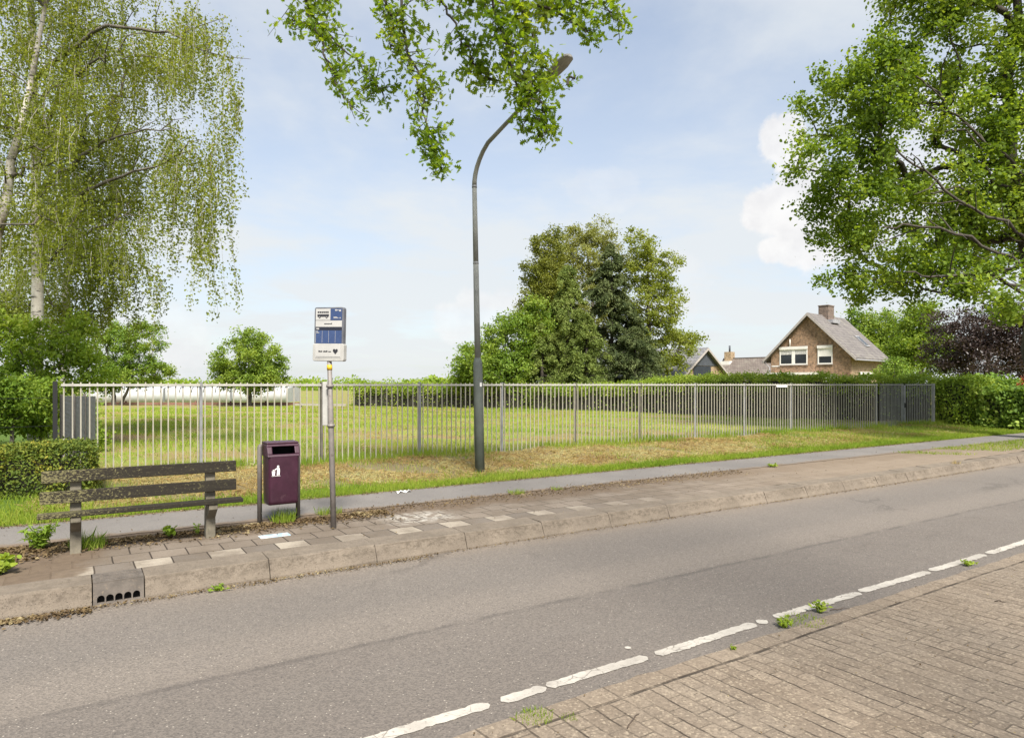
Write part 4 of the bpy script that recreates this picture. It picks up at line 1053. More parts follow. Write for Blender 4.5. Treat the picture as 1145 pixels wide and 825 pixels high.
L_STRAW = leafmat('dry_grass', [(0.196, 0.126, 0.065), (0.311, 0.208, 0.109), (0.415, 0.302, 0.166), (0.415, 0.427, 0.246)], .3, 1.0, .8, .15)
L_LITTER = leafmat('fallen_leaves', [(0.044, 0.026, 0.016), (0.084, 0.053, 0.032), (0.136, 0.092, 0.056), (0.288, 0.228, 0.152)], .1, 3.0, .8, .2)
L_RED = leafmat('red_leaves', [(0.179, 0.034, 0.018), (0.298, 0.059, 0.029), (0.437, 0.101, 0.051), (0.450, 0.168, 0.088)], .3, 1.0)
def m_bark(c1, c2, sc=9):
    def fn(nt, b):
        p = nt.obj(); x, y, z = nt.xyz(p)
        n = nt.noise(nt.comb(x, y, nt.math('MULTIPLY', z, .25)), sc, 6, .7)
        nt.put(b.inputs['Base Color'], nt.mix(nt.step(n, .35, .65), c1, c2)); b.inputs['Roughness'].default_value = .9
        nt.put(b.inputs['Normal'], nt.bump(n, .8, .03))
    return material('bark', fn)
W_OAK = m_bark((0.028, 0.023, 0.018), (0.075, 0.064, 0.05)); W_GREY = m_bark((0.06, 0.052, 0.042), (0.15, 0.13, 0.105)); W_DARK = m_bark((0.02, 0.016, 0.012), (0.055, 0.045, 0.035))
def m_birch(nt, b):
    p = nt.obj(); x, y, z = nt.xyz(p)
    n = nt.noise(nt.comb(nt.math('MULTIPLY', x, .6), nt.math('MULTIPLY', y, .6), nt.math('MULTIPLY', z, 3.2)), 4.5, 5, .65)
    c = nt.mix(nt.step(nt.noise(p, 3, 4), .3, .7), (0.36, 0.33, 0.28), (0.54, 0.51, 0.46))
    c = nt.mix(nt.step(n, .56, .62), c, (0.05, 0.042, 0.035)); c = nt.mix(nt.step(nt.noise(p, 1.3, 4), .55, .7), c, (0.15, 0.12, 0.085))
    nt.put(b.inputs['Base Color'], c); b.inputs['Roughness'].default_value = .8
W_BIRCH = material('birch_bark', m_birch)
W_CORE = simple('shaded_hedge_core', (0.022, 0.020, 0.012), .95, var=.4, scale=8)  # near-black twig core; shade inside the hedges is put into its colour

def B(px, py, rx, ry, d, rz=None):
    k = d / F
    return (W(px, py, d), np.array([rx * k, (rz if rz else rx) * k, ry * k]))
def foot(px, d, z=.31): p = W(px, 430, d); p[2] = z; return p

# ------------------------------------------------------------------ hedges
def hedge(name, label, path, width, tops, z0, leaf, n, ls, seed, rough=.10, cat='hedge', tmpl=DIAMOND, up=.35, core=.14, bare=0.0):
    rng = np.random.default_rng(seed)
    P = np.array(path, float); base = (*P[0], z0)
    t = thing(name, label, cat, base)
    seg = np.linalg.norm(np.diff(P, axis=0), axis=1); cum = np.concatenate([[0], np.cumsum(seg)]); L = cum[-1]
    tp = np.array(tops, float)
    def at(s):
        x = np.interp(s, cum, P[:, 0]); y = np.interp(s, cum, P[:, 1]); z = np.interp(s, np.linspace(0, L, len(tp)), tp)
        k = np.clip(np.searchsorted(cum, s, 'right') - 1, 0, len(seg) - 1); u = np.diff(P, axis=0)[k] / seg[k][:, None]
        return x, y, z, np.stack([-u[:, 1], u[:, 0]], 1)
    Hm = tp.mean() - z0; w = width
    area = np.array([L * Hm, L * Hm, L * w * 1.6, w * Hm, w * Hm]); face = rng.choice(5, n, p=area / area.sum())
    s = rng.uniform(0, L, n); v = rng.uniform(0, 1, n); c = rng.uniform(-.5, .5, n)
    s = np.where(face == 3, 0.0, np.where(face == 4, L, s)); c = np.where(face == 0, -.5, np.where(face == 1, .5, c)); v = np.where(face == 2, 1.0, v)
    if bare: v = np.where((face < 2) & (rng.random(n) < bare), 1 - (1 - v) * .34, v)  # lower leaves thinned so the darkened core stands in for shade
    x, y, zt, nr = at(s)
    wav = 1 + rough * 1.2 * np.sin(s * 2.1 + v * 3) + rough * np.sin(s * 5.3 - v * 5)
    q = np.stack([x + nr[:, 0] * c * w * wav, y + nr[:, 1] * c * w * wav, z0 + (zt - z0) * v + (v > .98) * rough * .5 * np.sin(s * 3.7)], 1)
    depth = np.abs(rng.normal(size=n)) * rough * .9
    q += rng.normal(size=(n, 3)) * rough * .55
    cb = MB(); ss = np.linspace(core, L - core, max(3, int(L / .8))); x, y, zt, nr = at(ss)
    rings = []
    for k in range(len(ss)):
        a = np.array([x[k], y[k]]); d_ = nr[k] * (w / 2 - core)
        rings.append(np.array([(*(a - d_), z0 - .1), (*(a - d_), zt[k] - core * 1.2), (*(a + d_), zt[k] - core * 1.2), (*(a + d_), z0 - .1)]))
    cb.loft(rings, 0, False); cb.build('shaded_core', W_CORE, t, world=True)  # solid core, painted dark as the hedge's inner shade
    lb = MB(); put_leaves(lb, q, ls * rng.uniform(.6, 1.4, n), rng, tmpl, up); lb.build('foliage', leaf, t, world=True)
    return t
hedge('yew_hedge', 'low clipped yew hedge with orange tinted tips, left of the bench behind the footpath', [(XY(104, 11.35), 11.35), (-2.2, 11.35), (-7, 11.35)], 1.0, [.855, .875, .86], .18, L_YEW, 70000, .045, 21, .055, up=.3, core=.16)
hx = np.array([(27.6, 12.75), (24.9, 17.5), (24.7, 22), (24.3, 26.5), (22.2, 31.5)])
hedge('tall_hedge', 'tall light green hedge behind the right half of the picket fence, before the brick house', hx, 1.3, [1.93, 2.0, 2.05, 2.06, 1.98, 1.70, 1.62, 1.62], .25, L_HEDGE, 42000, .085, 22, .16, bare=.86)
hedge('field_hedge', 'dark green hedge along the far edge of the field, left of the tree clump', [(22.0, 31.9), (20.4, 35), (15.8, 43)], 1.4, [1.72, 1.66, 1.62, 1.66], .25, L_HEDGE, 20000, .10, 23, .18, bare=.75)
hedge('privet_hedge', 'thick bright green hedge directly right of the picket gate', [(27.4, 11.0), (27.5, 11.8), (27.7, 12.45)], 1.2, [1.86, 1.90, 1.92], .20, L_HEDGE, 11000, .085, 24, .13)
hedge('laurel_hedge', 'lower broad leaved hedge at the right edge, beyond the end of the footpath', [(27.1, 8.9), (27.3, 9.9), (27.4, 10.75)], 1.3, [1.42, 1.46, 1.55], .18, L_HEDGED, 9000, .12, 25, .16, tmpl=ROUND)

# ------------------------------------------------------------------ trees in and beyond the field
tree('field_tree', 'round young tree standing alone in the field behind the fence', foot(279, 44), W(279, 385, 44), .16,
     [B(278, 405, 38, 30, 44), B(280, 384, 22, 20, 44), B(256, 418, 20, 18, 44), B(302, 416, 20, 20, 44), B(278, 425, 36, 14, 44)], 230, 24000, .15, W_GREY, L_FIELD, 31, clump=.36, up=.7, start=.2, tip_r=.012)
tree('twin_stem_tree', 'field tree with two slanting stems, beside the left shrubs behind the fence', foot(129, 46), W(120, 395, 46), .17,
     [B(130, 395, 30, 30, 46), B(160, 385, 24, 28, 46), B(172, 415, 20, 16, 46), B(120, 420, 28, 20, 46), B(148, 420, 30, 16, 46), B(186, 412, 8, 8, 46), B(140, 370, 18, 12, 46)], 240, 22000, .15, W_GREY, L_BRIGHT, 32, clump=.38, up=.7, start=.2, tip_r=.012,
     extra_trunks=[(foot(134, 46), W(156, 400, 46))])

tree('rounded_bush_tree', 'bright green rounded bushy tree at the left end of the tree clump', foot(560, 40), W(565, 375, 40), .14,
     [B(535, 405, 30, 24, 40), B(570, 385, 30, 34, 40), B(595, 375, 26, 34, 40), B(560, 415, 45, 18, 40), B(516, 418, 14, 12, 40), B(600, 345, 14, 14, 40)], 330, 38000, .15, W_DARK, L_BRIGHT, 41, clump=.40, lo=.6)
tree('bronze_tree', 'tall bronze tinted tree on the left side of the clump, above the bright bush', foot(612, 44), W(614, 262, 44), .2,
     [B(614, 278, 20, 24, 44), B(608, 310, 25, 32, 44), B(602, 350, 28, 34, 44), B(618, 390, 34, 38, 44), B(620, 330, 22, 40, 44), B(600, 285, 9, 12, 44), B(598, 263, 5, 6, 44)], 380, 40000, .15, W_DARK, L_BROWN, 42, clump=.42, lo=.4, start=.1, lift=-.1)
tree('olive_tree', 'pale olive feathery tree forming the top middle of the clump', foot(655, 48), W(655, 262, 48), .25,
     [B(650, 285, 32, 34, 48), B(668, 262, 24, 14, 48), B(635, 300, 26, 40, 48), B(655, 330, 44, 50, 48), B(650, 385, 55, 50, 48), B(690, 300, 24, 36, 48), B(640, 262, 18, 12, 48), B(680, 272, 18, 14, 48)], 420, 46000, .14, W_GREY, L_OLIVE, 43, clump=.42, lo=.45, tmpl=DIAMOND)
tree('walnut_tree', 'loose yellow green tree with gaps in its crown, right side of the clump', foot(722, 46), W(724, 290, 46), .26,
     [B(715, 272, 24, 18, 46), B(735, 300, 28, 30, 46), B(750, 330, 18, 24, 46), B(735, 350, 34, 38, 46), B(730, 390, 36, 36, 46), B(765, 378, 22, 10, 46), B(752, 392, 30, 22, 46), B(715, 330, 20, 50, 46), B(705, 262, 10, 8, 46), B(735, 410, 24, 14, 46), B(785, 381, 6, 6, 46)], 320, 21000, .17, W_OAK, L_YELLOW, 44, clump=.40, lo=.35, tip_r=.014)

def conifer(name, label, px, d, top, halfw, n, leaf, ls, seed, base_py=436, droop=.35, z0=.3, wob=.25):
    """layered boughs of uneven reach, their sprays hanging in separate tongues"""
    rng = np.random.default_rng(seed); b0 = foot(px, d, z0); tp = W(px, top, d); H = tp[2] - z0; Rm = halfw * d / F
    t = thing(name, label, 'conifer', tuple(b0))
    m = MB(); m.tube([b0 - [0, 0, .1], b0 + [0, 0, H * .5], tp], [.16, .09, .015], 8)
    lb = MB(); nb = int(50 + H * 9); Ps = []; Os = []; Ss = []
    ph = rng.uniform(0, 6, 4)
    for k in range(nb):
        f = (k + rng.random()) / nb; a = rng.uniform(0, 2 * PI); z = z0 + H * (.02 + .97 * f)
        lob = .82 + .22 * math.sin(3 * a + 7 * f + ph[0]) + .16 * math.sin(5 * a - 11 * f + ph[1]) + .12 * math.sin(17 * f + ph[2])
        Lb = Rm * ((1 - f) ** .66) * rng.uniform(.6, 1.2) * lob + .10
        e = np.array([math.cos(a), math.sin(a), 0]); side = np.array([-e[1], e[0], 0])
        u = np.linspace(.12, 1, 6); path = np.array([np.array([b0[0], b0[1], z]) + e * Lb * q + np.array([0, 0, .18 * Lb * q - droop * Lb * q * q]) for q in u])
        m.tube(path, np.linspace(.02, .006, 6), 4, cap=False)
        nt_ = max(3, int(4 + Lb * 4)); per = max(5, int(n / nb / nt_))
        for j in range(nt_):
            q = rng.random() ** .55; c = np.array([np.interp(q, u, path[:, i]) for i in range(3)]) + side * rng.normal() * Lb * .26 * (1.15 - q)
            L = rng.uniform(.18, .5) * (.5 + Lb * .4)
            v = rng.random(per); out = unit(e * rng.uniform(.4, 1.1) + side * rng.normal() * .5 + np.array([0, 0, -droop * 1.6]))
            Ps.append(c + np.outer(v, out) * L + rng.normal(size=(per, 3)) * (.05 + .05 * L)); Os.append(np.tile(out * 1.6, (per, 1)))
    P = np.vstack(Ps); O = np.vstack(Os); ok = P[:, 2] > z0
    put_leaves(lb, P[ok], ls * rng.uniform(.6, 1.4, ok.sum()), rng, DIAMOND * np.array([.75, 1.2]), .6, 0, O[ok])
    m.build('trunk', W_DARK, t, world=True); lb.build('crown', leaf, t, world=True); return t
conifer('dark_spruce', 'dark pointed spruce in the middle of the clump', 684, 42, 272, 62, 60000, L_SPRUCE, .17, 51, droop=.5)
conifer('drooping_conifer', 'grey green conifer with drooping sprays before the bronze tree, left of the spruce', 634, 40.5, 296, 62, 52000, L_CONIF, .15, 52, droop=.7)
conifer('young_cypress', 'short yellow green conifer low in the front of the clump, left of the spruce foot', 656, 39, 350, 36, 18000, L_CONIF, .12, 53, droop=.4)
conifer('squat_conifer', 'squat grey green conifer at the foot of the spruce, right of the young cypress', 710, 40, 365, 56, 26000, L_SPRUCE, .13, 54, droop=.4)
conifer('front_conifer', 'small bushy green conifer beside the bright rounded bush, low in front of the clump', 606, 39, 362, 28, 14000, L_CONIF, .13, 55, droop=.6)

tree('garden_maple', 'bright green tree directly right of the brick house gable', foot(985, 78), W(985, 365, 78), .3,
     [B(985, 365, 26, 22, 78), B(965, 385, 26, 30, 78), B(1005, 390, 24, 30, 78), B(985, 410, 30, 22, 78), B(955, 355, 10, 10, 78)], 260, 22000, .28, W_GREY, L_BRIGHT, 61, clump=.8, up=.7)
tree('tall_garden_tree', 'mid green tree between the brick house and the copper beech', foot(1028, 70), W(1028, 365, 70), .3,
     [B(1028, 370, 22, 26, 70), B(1015, 395, 22, 26, 70), B(1045, 390, 20, 34, 70), B(1030, 350, 16, 14, 70)], 230, 19000, .26, W_GREY, L_OAK, 62, clump=.75, up=.7)
tree('copper_beech', 'dark purple copper beech over the hedges at the right edge', foot(1105, 40), W(1105, 365, 40), .3,
     [B(1065, 388, 32, 28, 40), B(1095, 370, 34, 28, 40), B(1130, 375, 36, 34, 40), B(1110, 405, 60, 20, 40), B(1160, 395, 40, 34, 40), B(1055, 360, 16, 14, 40), B(1140, 350, 30, 16, 40)], 360, 36000, .15, W_DARK, L_COPPER, 63, clump=.5, up=.9, lo=.5)
tree('viburnum_shrub', 'pale leaved garden shrub at the corner of the brick house', foot(1000, 48), W(1000, 415, 48), .06,
     [B(1000, 412, 14, 12, 48), B(988, 418, 12, 10, 48), B(1016, 420, 12, 8, 48)], 60, 3000, .14, W_GREY, L_HEDGED, 64, 'shrub', clump=.35)
tree('garden_bush', 'dark leafy bush between the laurel hedge and the copper beech', foot(1105, 29), W(1105, 432, 29), .06,
     [B(1092, 436, 18, 12, 29), B(1118, 432, 20, 12, 29), B(1142, 436, 16, 12, 29)], 70, 4200, .13, W_DARK, L_HEDGED, 65, 'shrub', clump=.3, tmpl=ROUND)
tree('red_leaved_shrub', 'small round red brown shrub above the low hedge at the right edge', foot(1147, 27.6), W(1147, 428, 27.6), .03,
     [B(1148, 428, 8, 8, 27.6), B(1148, 436, 7, 8, 27.6)], 20, 1300, .09, W_DARK, L_RED, 66, 'shrub', clump=.14)
# trees on the horizon
rng = np.random.default_rng(70); lb = MB(); P = []
for k in range(70):
    px = rng.uniform(150, 540) if k > 4 else rng.uniform(478, 508); d = rng.uniform(150, 210); h = rng.uniform(4, 8) / 750 * 1.0
    c = W(px, 431, d); hh = rng.uniform(1.8, 3.4); ww = rng.uniform(2.5, 6)
    if k < 4: c = W(px, 430, 120); hh = 2.6; ww = 2.5
    u = unit(rng.normal(size=(160, 3))); u[:, 2] = np.abs(u[:, 2]); P.append(np.array([c[0], c[1], .3]) + u * np.array([ww, ww, hh + .3]) * rng.uniform(.7, 1.05, (160, 1)))
put_leaves(lb, np.vstack(P), .8, rng, DIAMOND, .6)
tag(lb.build('distant_woodland', L_SHRUB), 'low line of far trees on the horizon beyond the white tunnels', 'woodland', kind='stuff')

# ------------------------------------------------------------------ big roadside oak, right
OD = 19.0
o_b = np.array([23.8, 7.5, .17])
tree('roadside_oak', 'big oak spreading its green crown over the right side, trunk just out of view', o_b, o_b + np.array([-.6, .8, 14.5]), .42,
     [B(1085, 40, 88, 70, OD), B(960, 115, 62, 52, OD), B(922, 170, 42, 48, OD), B(985, 85, 50, 46, OD), B(1040, 165, 95, 70, OD), B(950, 240, 52, 40, OD), B(1010, 250, 75, 55, OD),
      B(1105, 265, 75, 50, OD + 4), B(1130, 240, 60, 40, OD), B(936, 308, 26, 24, OD), B(948, 330, 16, 14, OD), B(985, 312, 50, 26, OD), B(1130, -70, 150, 90, OD), B(1190, 150, 120, 110, OD), B(1040, 310, 60, 30, OD), B(1040, -20, 50, 40, OD), B(1105, 325, 50, 28, OD - 2), B(1140, 345, 34, 22, OD - 2), B(1060, 310, 30, 22, OD - 1)],
     720, 125000, .092, W_OAK, L_OAK, 81, clump=.38, flat=.85, up=.8, lo=.5, start=.15, tip_r=.017, lift=.15, tmpl=ROUND, spread=.3,
     limbs=[([W(1215, 330, OD), W(1150, 296, OD - 1.2), W(1090, 268, OD - 1.8), W(1030, 250, OD - 2.0), W(990, 255, OD - 2)], .055), ([W(1215, 300, OD), W(1140, 262, OD - 1.2), W(1080, 225, OD - 1.8), W(1030, 190, OD - 2.0), W(1000, 165, OD - 2)], .048),
            ([W(1210, 250, OD), W(1130, 180, OD - 1.2), W(1060, 120, OD - 1.6), W(1025, 85, OD - 1.6)], .045), ([W(1215, 340, OD), W(1130, 315, OD - 1.4), W(1060, 310, OD - 1.8), W(1010, 305, OD - 2)], .05)])

# ------------------------------------------------------------------ birches, left
def weeping(name, label, trunk, r0, blobs, nclump, nstr, lrange, nleaf, ls, seed, curtains=(), limbs=(), dcur=14.0):
    """birch: limbs reach the clumps, thin twigs hang from them"""
    rng = np.random.default_rng(seed); tr = np.array(trunk, float)
    t = thing(name, label, 'tree', tuple(tr[0]))
    C = shell_points(blobs, nclump, rng, .25)
    wb = MB(); grow(wb, tr, r0, r0 * .15, C[rng.permutation(len(C))[:150]], rng, .22, .007, .4, 5, 0, 1, 12, .52, .15)
    for L in limbs:
        L = np.array(L); r_ = L.shape[0] * .012 + .012; q = np.linspace(0, len(L) - 1, 14)
        L = np.stack([np.interp(q, np.arange(len(L)), L[:, i]) for i in range(3)], 1); L[1:-1] = (L[:-2] + L[1:-1] * 2 + L[2:]) / 4; L[1:] += rng.normal(size=(13, 3)) * .035
        wb.tube(L, np.linspace(r_, .008, 14), 7, 1, cap=False)
        for k in (4, 6, 8, 10, 12):
            e = L[k] + rng.normal(size=3) * .25 + np.array([0, 0, .15]) + (L[-1] - L[0]) * .12; wb.tube([L[k], (L[k] + e) / 2 + rng.normal(size=3) * .05, e], [.012, .009, .004], 5, 1, cap=False)
    starts = [C[rng.integers(len(C))] + rng.normal(size=3) * .28 for _ in range(nstr)]; lens = list(rng.uniform(*lrange, nstr))
    for px, y0, y1, n in curtains:
        for _ in range(n):
            a = W(px + rng.normal() * 5, y0 + rng.uniform(-8, 25), dcur + rng.normal() * .35); starts.append(a); lens.append((y1 - y0) * dcur / F * rng.uniform(.55, 1.02))
    P = []; tot = sum(lens)
    for a, L in zip(starts, lens):
        dr = rng.normal(size=3) * .10; dr[2] = 0
        u = np.linspace(0, 1, 5); path = a + np.outer(u, [0, 0, -L]) + np.outer(u ** .6, dr * L) + np.outer(np.sin(u * 5), rng.normal(size=3) * .02)
        wb.tube(path, np.linspace(.0045, .002, 5), 3, 0, cap=False)
        k = max(3, int(nleaf * L / tot)); q = rng.random(k)
        P.append(np.stack([np.interp(q, u, path[:, i]) for i in range(3)], 1) + rng.normal(size=(k, 3)) * np.array([.055, .055, .03]))
    nb_ = int(nleaf * .5); CC = C[rng.integers(len(C), size=nb_)]
    P.append(CC + rng.normal(size=(nb_, 3)) * np.array([.26, .26, .2]) - np.array([0, 0, .12]))
    P = np.vstack(P); P = P[P[:, 2] > .6]
    wb.build('trunk', [W_BIRCH, W_GREY], t, world=True)
    lb = MB(); put_leaves(lb, P, ls * rng.uniform(.65, 1.35, len(P)), rng, DIAMOND * np.array([1.15, 1.0]), .2, .5); lb.build('crown', L_BIRCH, t, world=True)
    return t
d1 = 16.0
b1 = foot(43, d1)
weeping('weeping_birch', 'tall white stemmed weeping birch with trailing twigs, behind the left end of the fence',
        [b1, W(40, 320, d1), W(37, 120, d1), W(33, -160, d1), W(40, -260, d1)], .17,
        [B(60, 40, 70, 70, d1), B(130, 60, 60, 60, d1), B(90, 140, 70, 60, d1), B(185, 50, 36, 36, d1), B(150, 140, 44, 36, d1), B(60, -120, 110, 110, d1), B(222, 55, 30, 40, d1), B(100, 220, 56, 40, d1), B(50, 250, 50, 40, d1)],
        170, 950, (.45, 1.5), 66000, .062, 91,
        curtains=[(264, 95, 172, 5), (255, 60, 250, 6), (246, 120, 250, 7), (236, 150, 335, 9), (228, 170, 310, 10), (218, 235, 372, 4), (222, 230, 340, 5), (214, 150, 290, 9), (203, 170, 310, 9), (192, 150, 300, 9), (181, 180, 290, 7), (177, 290, 372, 4), (160, 230, 330, 6), (147, 240, 345, 6), (130, 250, 340, 6), (240, 20, 110, 6), (225, 10, 130, 8), (205, 0, 120, 8)],
        limbs=[[W(42, 160, d1), W(70, 95, d1 - .5), W(105, 68, d1 - 1.2), W(125, 62, d1 - 1.6)], [W(40, 215, d1), W(95, 172, d1 - .7), W(130, 152, d1 - 1.3), W(195, 143, d1 - 2)],
               [W(38, 90, d1), W(110, 30, d1 - 1), W(185, 35, d1 - 1.6), W(235, 60, d1 - 2)], [W(41, 250, d1), W(100, 210, d1 - .8), W(160, 190, d1 - 1.5), W(215, 170, d1 - 2)], [W(42, 300, d1), W(90, 260, d1 - .5), W(150, 240, d1 - 1.2)]], dcur=14.2)
d2 = 12.6
weeping('leaning_birch', 'leaning birch at the left picture edge with a thick forked stem', [foot(-35, d2), W(-6, 300, d2), W(8, 200, d2), W(28, 130, d2), W(50, 20, d2), W(60, -120, d2)], .13,
        [B(10, 90, 60, 60, d2), B(40, 180, 60, 50, d2), B(-20, 220, 50, 60, d2), B(80, 100, 40, 40, d2), B(70, 240, 40, 36, d2), B(40, -60, 90, 70, d2)],
        100, 420, (.3, .9), 20000, .055, 92, limbs=[[W(6, 205, d2), W(30, 190, d2), W(60, 178, d2 - .3)]], dcur=d2)
d3 = 19.0
weeping('slender_birch', 'slender brownish birch stem between the white birch and the field tree', [foot(70, d3), W(73, 330, d3), W(82, 200, d3), W(90, 60, d3)], .16,
        [B(80, 290, 60, 46, d3), B(120, 300, 46, 40, d3), B(60, 330, 50, 26, d3), B(150, 320, 30, 24, d3), B(95, 200, 60, 50, d3), B(35, 345, 50, 24, d3), B(110, 345, 50, 22, d3), B(15, 310, 40, 40, d3)], 110, 460, (.3, 1.0), 21000, .07, 93, dcur=d3)

# shrubs under the birches
for nm, lab, px, d, bl, nl, mt, sd_ in (
    ('elder_shrub', 'tall green shrub behind the black corner post', 60, 15.5, [(70, 400, 30, 34), (95, 390, 22, 26), (45, 380, 26, 26), (60, 440, 34, 30), (105, 420, 14, 20), (90, 362, 14, 12)], 9000, L_SHRUB, 1),
    ('lilac_shrub', 'large mid green shrub at the left picture edge under the birches', 12, 15.0, [(10, 395, 30, 30), (25, 430, 30, 30), (-20, 420, 40, 50), (5, 360, 26, 20)], 7500, L_SHRUB, 2),
    ('hazel_bush', 'light green low bush at the left edge above the yew hedge', 12, 13.4, [(14, 440, 24, 18), (0, 465, 24, 20), (30, 452, 14, 16)], 6500, L_BRIGHT, 3),
    ('dogwood_bush', 'dark low bush between the black post and the light bush', 45, 14.2, [(45, 455, 16, 20), (38, 475, 18, 12), (55, 440, 12, 16)], 4000, L_SHRUB, 4),
    ('bramble_bush', 'green bush growing against the woven screen inside the fence', 96, 14.0, [(98, 470, 7, 22), (103, 490, 8, 14), (94, 448, 5, 8)], 2600, L_SHRUB, 5)):
    tree(nm, lab, foot(px, d), W(px, bl[0][1] - 5, d), .05, [B(a, b_, c, e, d) for a, b_, c, e in bl], max(40, nl // 90), nl, .085 if mt is not L_BRIGHT else .075, W_GREY, mt, 100 + sd_, 'shrub', clump=.22, up=.5, start=.05, tip_r=.006, lo=.4)

# ------------------------------------------------------------------ oak behind the photographer, boughs hanging over the road
rng = np.random.default_rng(120)
TB = np.array([2.6, -3.4, 0.0])
ot = thing('overhanging_oak', 'oak by the brick pavement whose leafy boughs hang into the top of the view', 'tree', tuple(TB))
wb = MB(); wb.tube([TB - [0, 0, .2], TB + [0, 0, 2], TB + [.1, .2, 5], TB + [.2, .5, 8.5], TB + [.1, .6, 12]], [.42, .30, .25, .17, .05], 12)
top = TB + np.array([.18, .45, 7.6]); P = []; SZ = []
_q = np.linspace(0, 1, 24)[:, None]; _e = W(560, -215, 9.2)
LIMB = top + (_e - top) * _q + np.array([0, 0, 1.6]) * np.sin(PI * _q) * (1 - .5 * _q) + rng.normal(size=(24, 3)) * .07 * np.sin(PI * _q)
wb.tube(LIMB, np.linspace(.13, .03, 24), 9, 0, cap=False)
_q2 = np.linspace(0, 1, 16)[:, None]; _e2 = W(330, -200, 9.6); _l2 = LIMB[9] + (_e2 - LIMB[9]) * _q2 + np.array([0, 0, .9]) * np.sin(PI * _q2) + rng.normal(size=(16, 3)) * .06 * np.sin(PI * _q2)
wb.tube(_l2, np.linspace(.07, .025, 16), 8, 0, cap=False); LIMB = np.vstack([LIMB, _l2])
for _k in range(14):
    _a = TB + np.array([.2, .5, rng.uniform(6.5, 11.8)]); _b = _a + rng.normal(size=3) * np.array([1.5, 1.3, .7]); wb.tube([_a, (_a + _b) / 2 + [0, 0, .25], _b], [.04, .022, .008], 5, 0, cap=False)
    P.append(_b + rng.normal(size=(38, 3)) * .34); SZ.append(rng.uniform(.08, .14, 38))
def bough(pts, d, start_w, sprays, rad, nl, d1=None, tw=.013):
    """pts: run of the hanging bough; sprays: leafy side twigs along it"""
    L = np.array([W(a, b_, d + (k / max(1, len(pts) - 1)) * ((d1 or d) - d)) for k, (a, b_) in enumerate(pts)])
    s0 = L[0]
    if start_w:      # curve out of the nearest part of the carrying limb, with leafy side twigs of its own
        j = int(np.argmin(np.linalg.norm(LIMB - s0, axis=1))); j = max(2, j - 3); h0 = LIMB[j]
        q = np.linspace(0, 1, 10)[:, None]; up_ = h0 + (s0 - h0) * q + np.array([0, 0, .55]) * np.sin(PI * q) + rng.normal(size=(10, 3)) * .06 * np.sin(PI * q)
        wb.tube(up_, np.linspace(.032, tw * 1.5, 10), 7, 0, cap=False)
        for k in range(22):
            c_ = up_[rng.integers(2, 10)]; e = c_ + rng.normal(size=3) * .38; wb.tube([c_, (c_ + e) / 2 + rng.normal(size=3) * .04, e], [.008, .005, .0025], 4, 0, cap=False)
            m_ = 9; f = rng.beta(2.2, 1.0, m_)[:, None]; P.append(c_ + (e - c_) * f + rng.normal(size=(m_, 3)) * .09); SZ.append(rng.uniform(.055, .115, m_))
    n = len(L); uu = np.linspace(0, 1, n); fu = np.linspace(0, 1, 4 * n); path = np.stack([np.interp(fu, uu, L[:, i]) for i in range(3)], 1) + rng.normal(size=(4 * n, 3)) * .02
    wb.tube(path, np.linspace(tw * 1.5, tw * .4, 4 * n), 6, 0, cap=False)
    for k in range(sprays):
        q = rng.uniform(0, 1.0); a = np.array([np.interp(q, fu, path[:, i]) for i in range(3)])
        r = rad(q) if callable(rad) else rad; dr = unit(rng.normal(size=3) + np.array([0, 0, -.15])); Ls = r * rng.uniform(.35, 1.15)
        e = a + dr * Ls; mid = a + dr * Ls * .5 + rng.normal(size=3) * .05 * Ls
        wb.tube([a, mid, e], [.008, .0055, .0025], 4, 0, cap=False)
        m_ = max(3, int(rng.poisson(1.45 * nl * (0.5 + .7 * Ls / max(r, .01))))); f = rng.beta(2.2, 1.0, m_)[:, None]
        P.append(a + (e - a) * f + rng.normal(size=(m_, 3)) * .075); SZ.append(rng.uniform(.055, .115, m_))
bough([(338, -12), (348, 15), (372, 45), (398, 66), (418, 92), (428, 105)], 9.4, True, 46, .36, 9)
bough([(345, 12), (362, 60), (378, 100), (392, 122)], 9.3, False, 26, .26, 8)
bough([(330, 20), (322, 28)], 9.3, False, 6, .16, 6)
bough([(300, -25), (340, -8), (372, 0)], 9.3, False, 10, .2, 7)
bough([(448, -12), (453, 40), (466, 85), (478, 130), (484, 165), (490, 188)], 9.0, True, 74, lambda q: .34 * (1 - q) + .16, 8)
bough([(425, -6), (440, 30), (436, 55)], 9.0, False, 18, .22, 8)
bough([(490, -12), (505, 20), (520, 50), (536, 80), (546, 90)], 9.0, True, 34, .26, 8)
bough([(540, -15), (556, 20), (568, 50), (588, 90), (606, 120), (618, 150)], 8.6, True, 70, lambda q: .36 - .1 * q, 9, 8.4)
bough([(570, -12), (588, 25), (602, 60), (606, 100)], 8.6, False, 42, .26, 9)
bough([(560, 40), (575, 85), (578, 118), (586, 135)], 8.6, False, 22, .16, 7)
bough([(520, -14), (580, -10), (640, -4), (690, 16)], 8.6, True, 60, .34, 9)
bough([(600, 5), (645, 25), (662, 44)], 8.6, False, 20, .2, 8)
bough([(600, 130), (608, 145), (600, 155)], 8.5, False, 8, .12, 6)
bough([(632, 96), (640, 84), (643, 92)], 8.5, False, 3, .06, 4)
for a in ((300, -120), (430, -140), (560, -160), (680, -120), (500, -90), (620, -70)):
    bough([a, (a[0] + 15, a[1] + 50)], 8.8, True, 18, .45, 9)
wb.build('trunk', W_OAK, ot, world=True)
lb = MB(); P = np.vstack(P); put_leaves(lb, P, np.concatenate(SZ), rng, OAK * np.array([1.25, 1.0]), .7, .25, fold=.2); lb.build('crown', L_OAKN, ot, world=True)

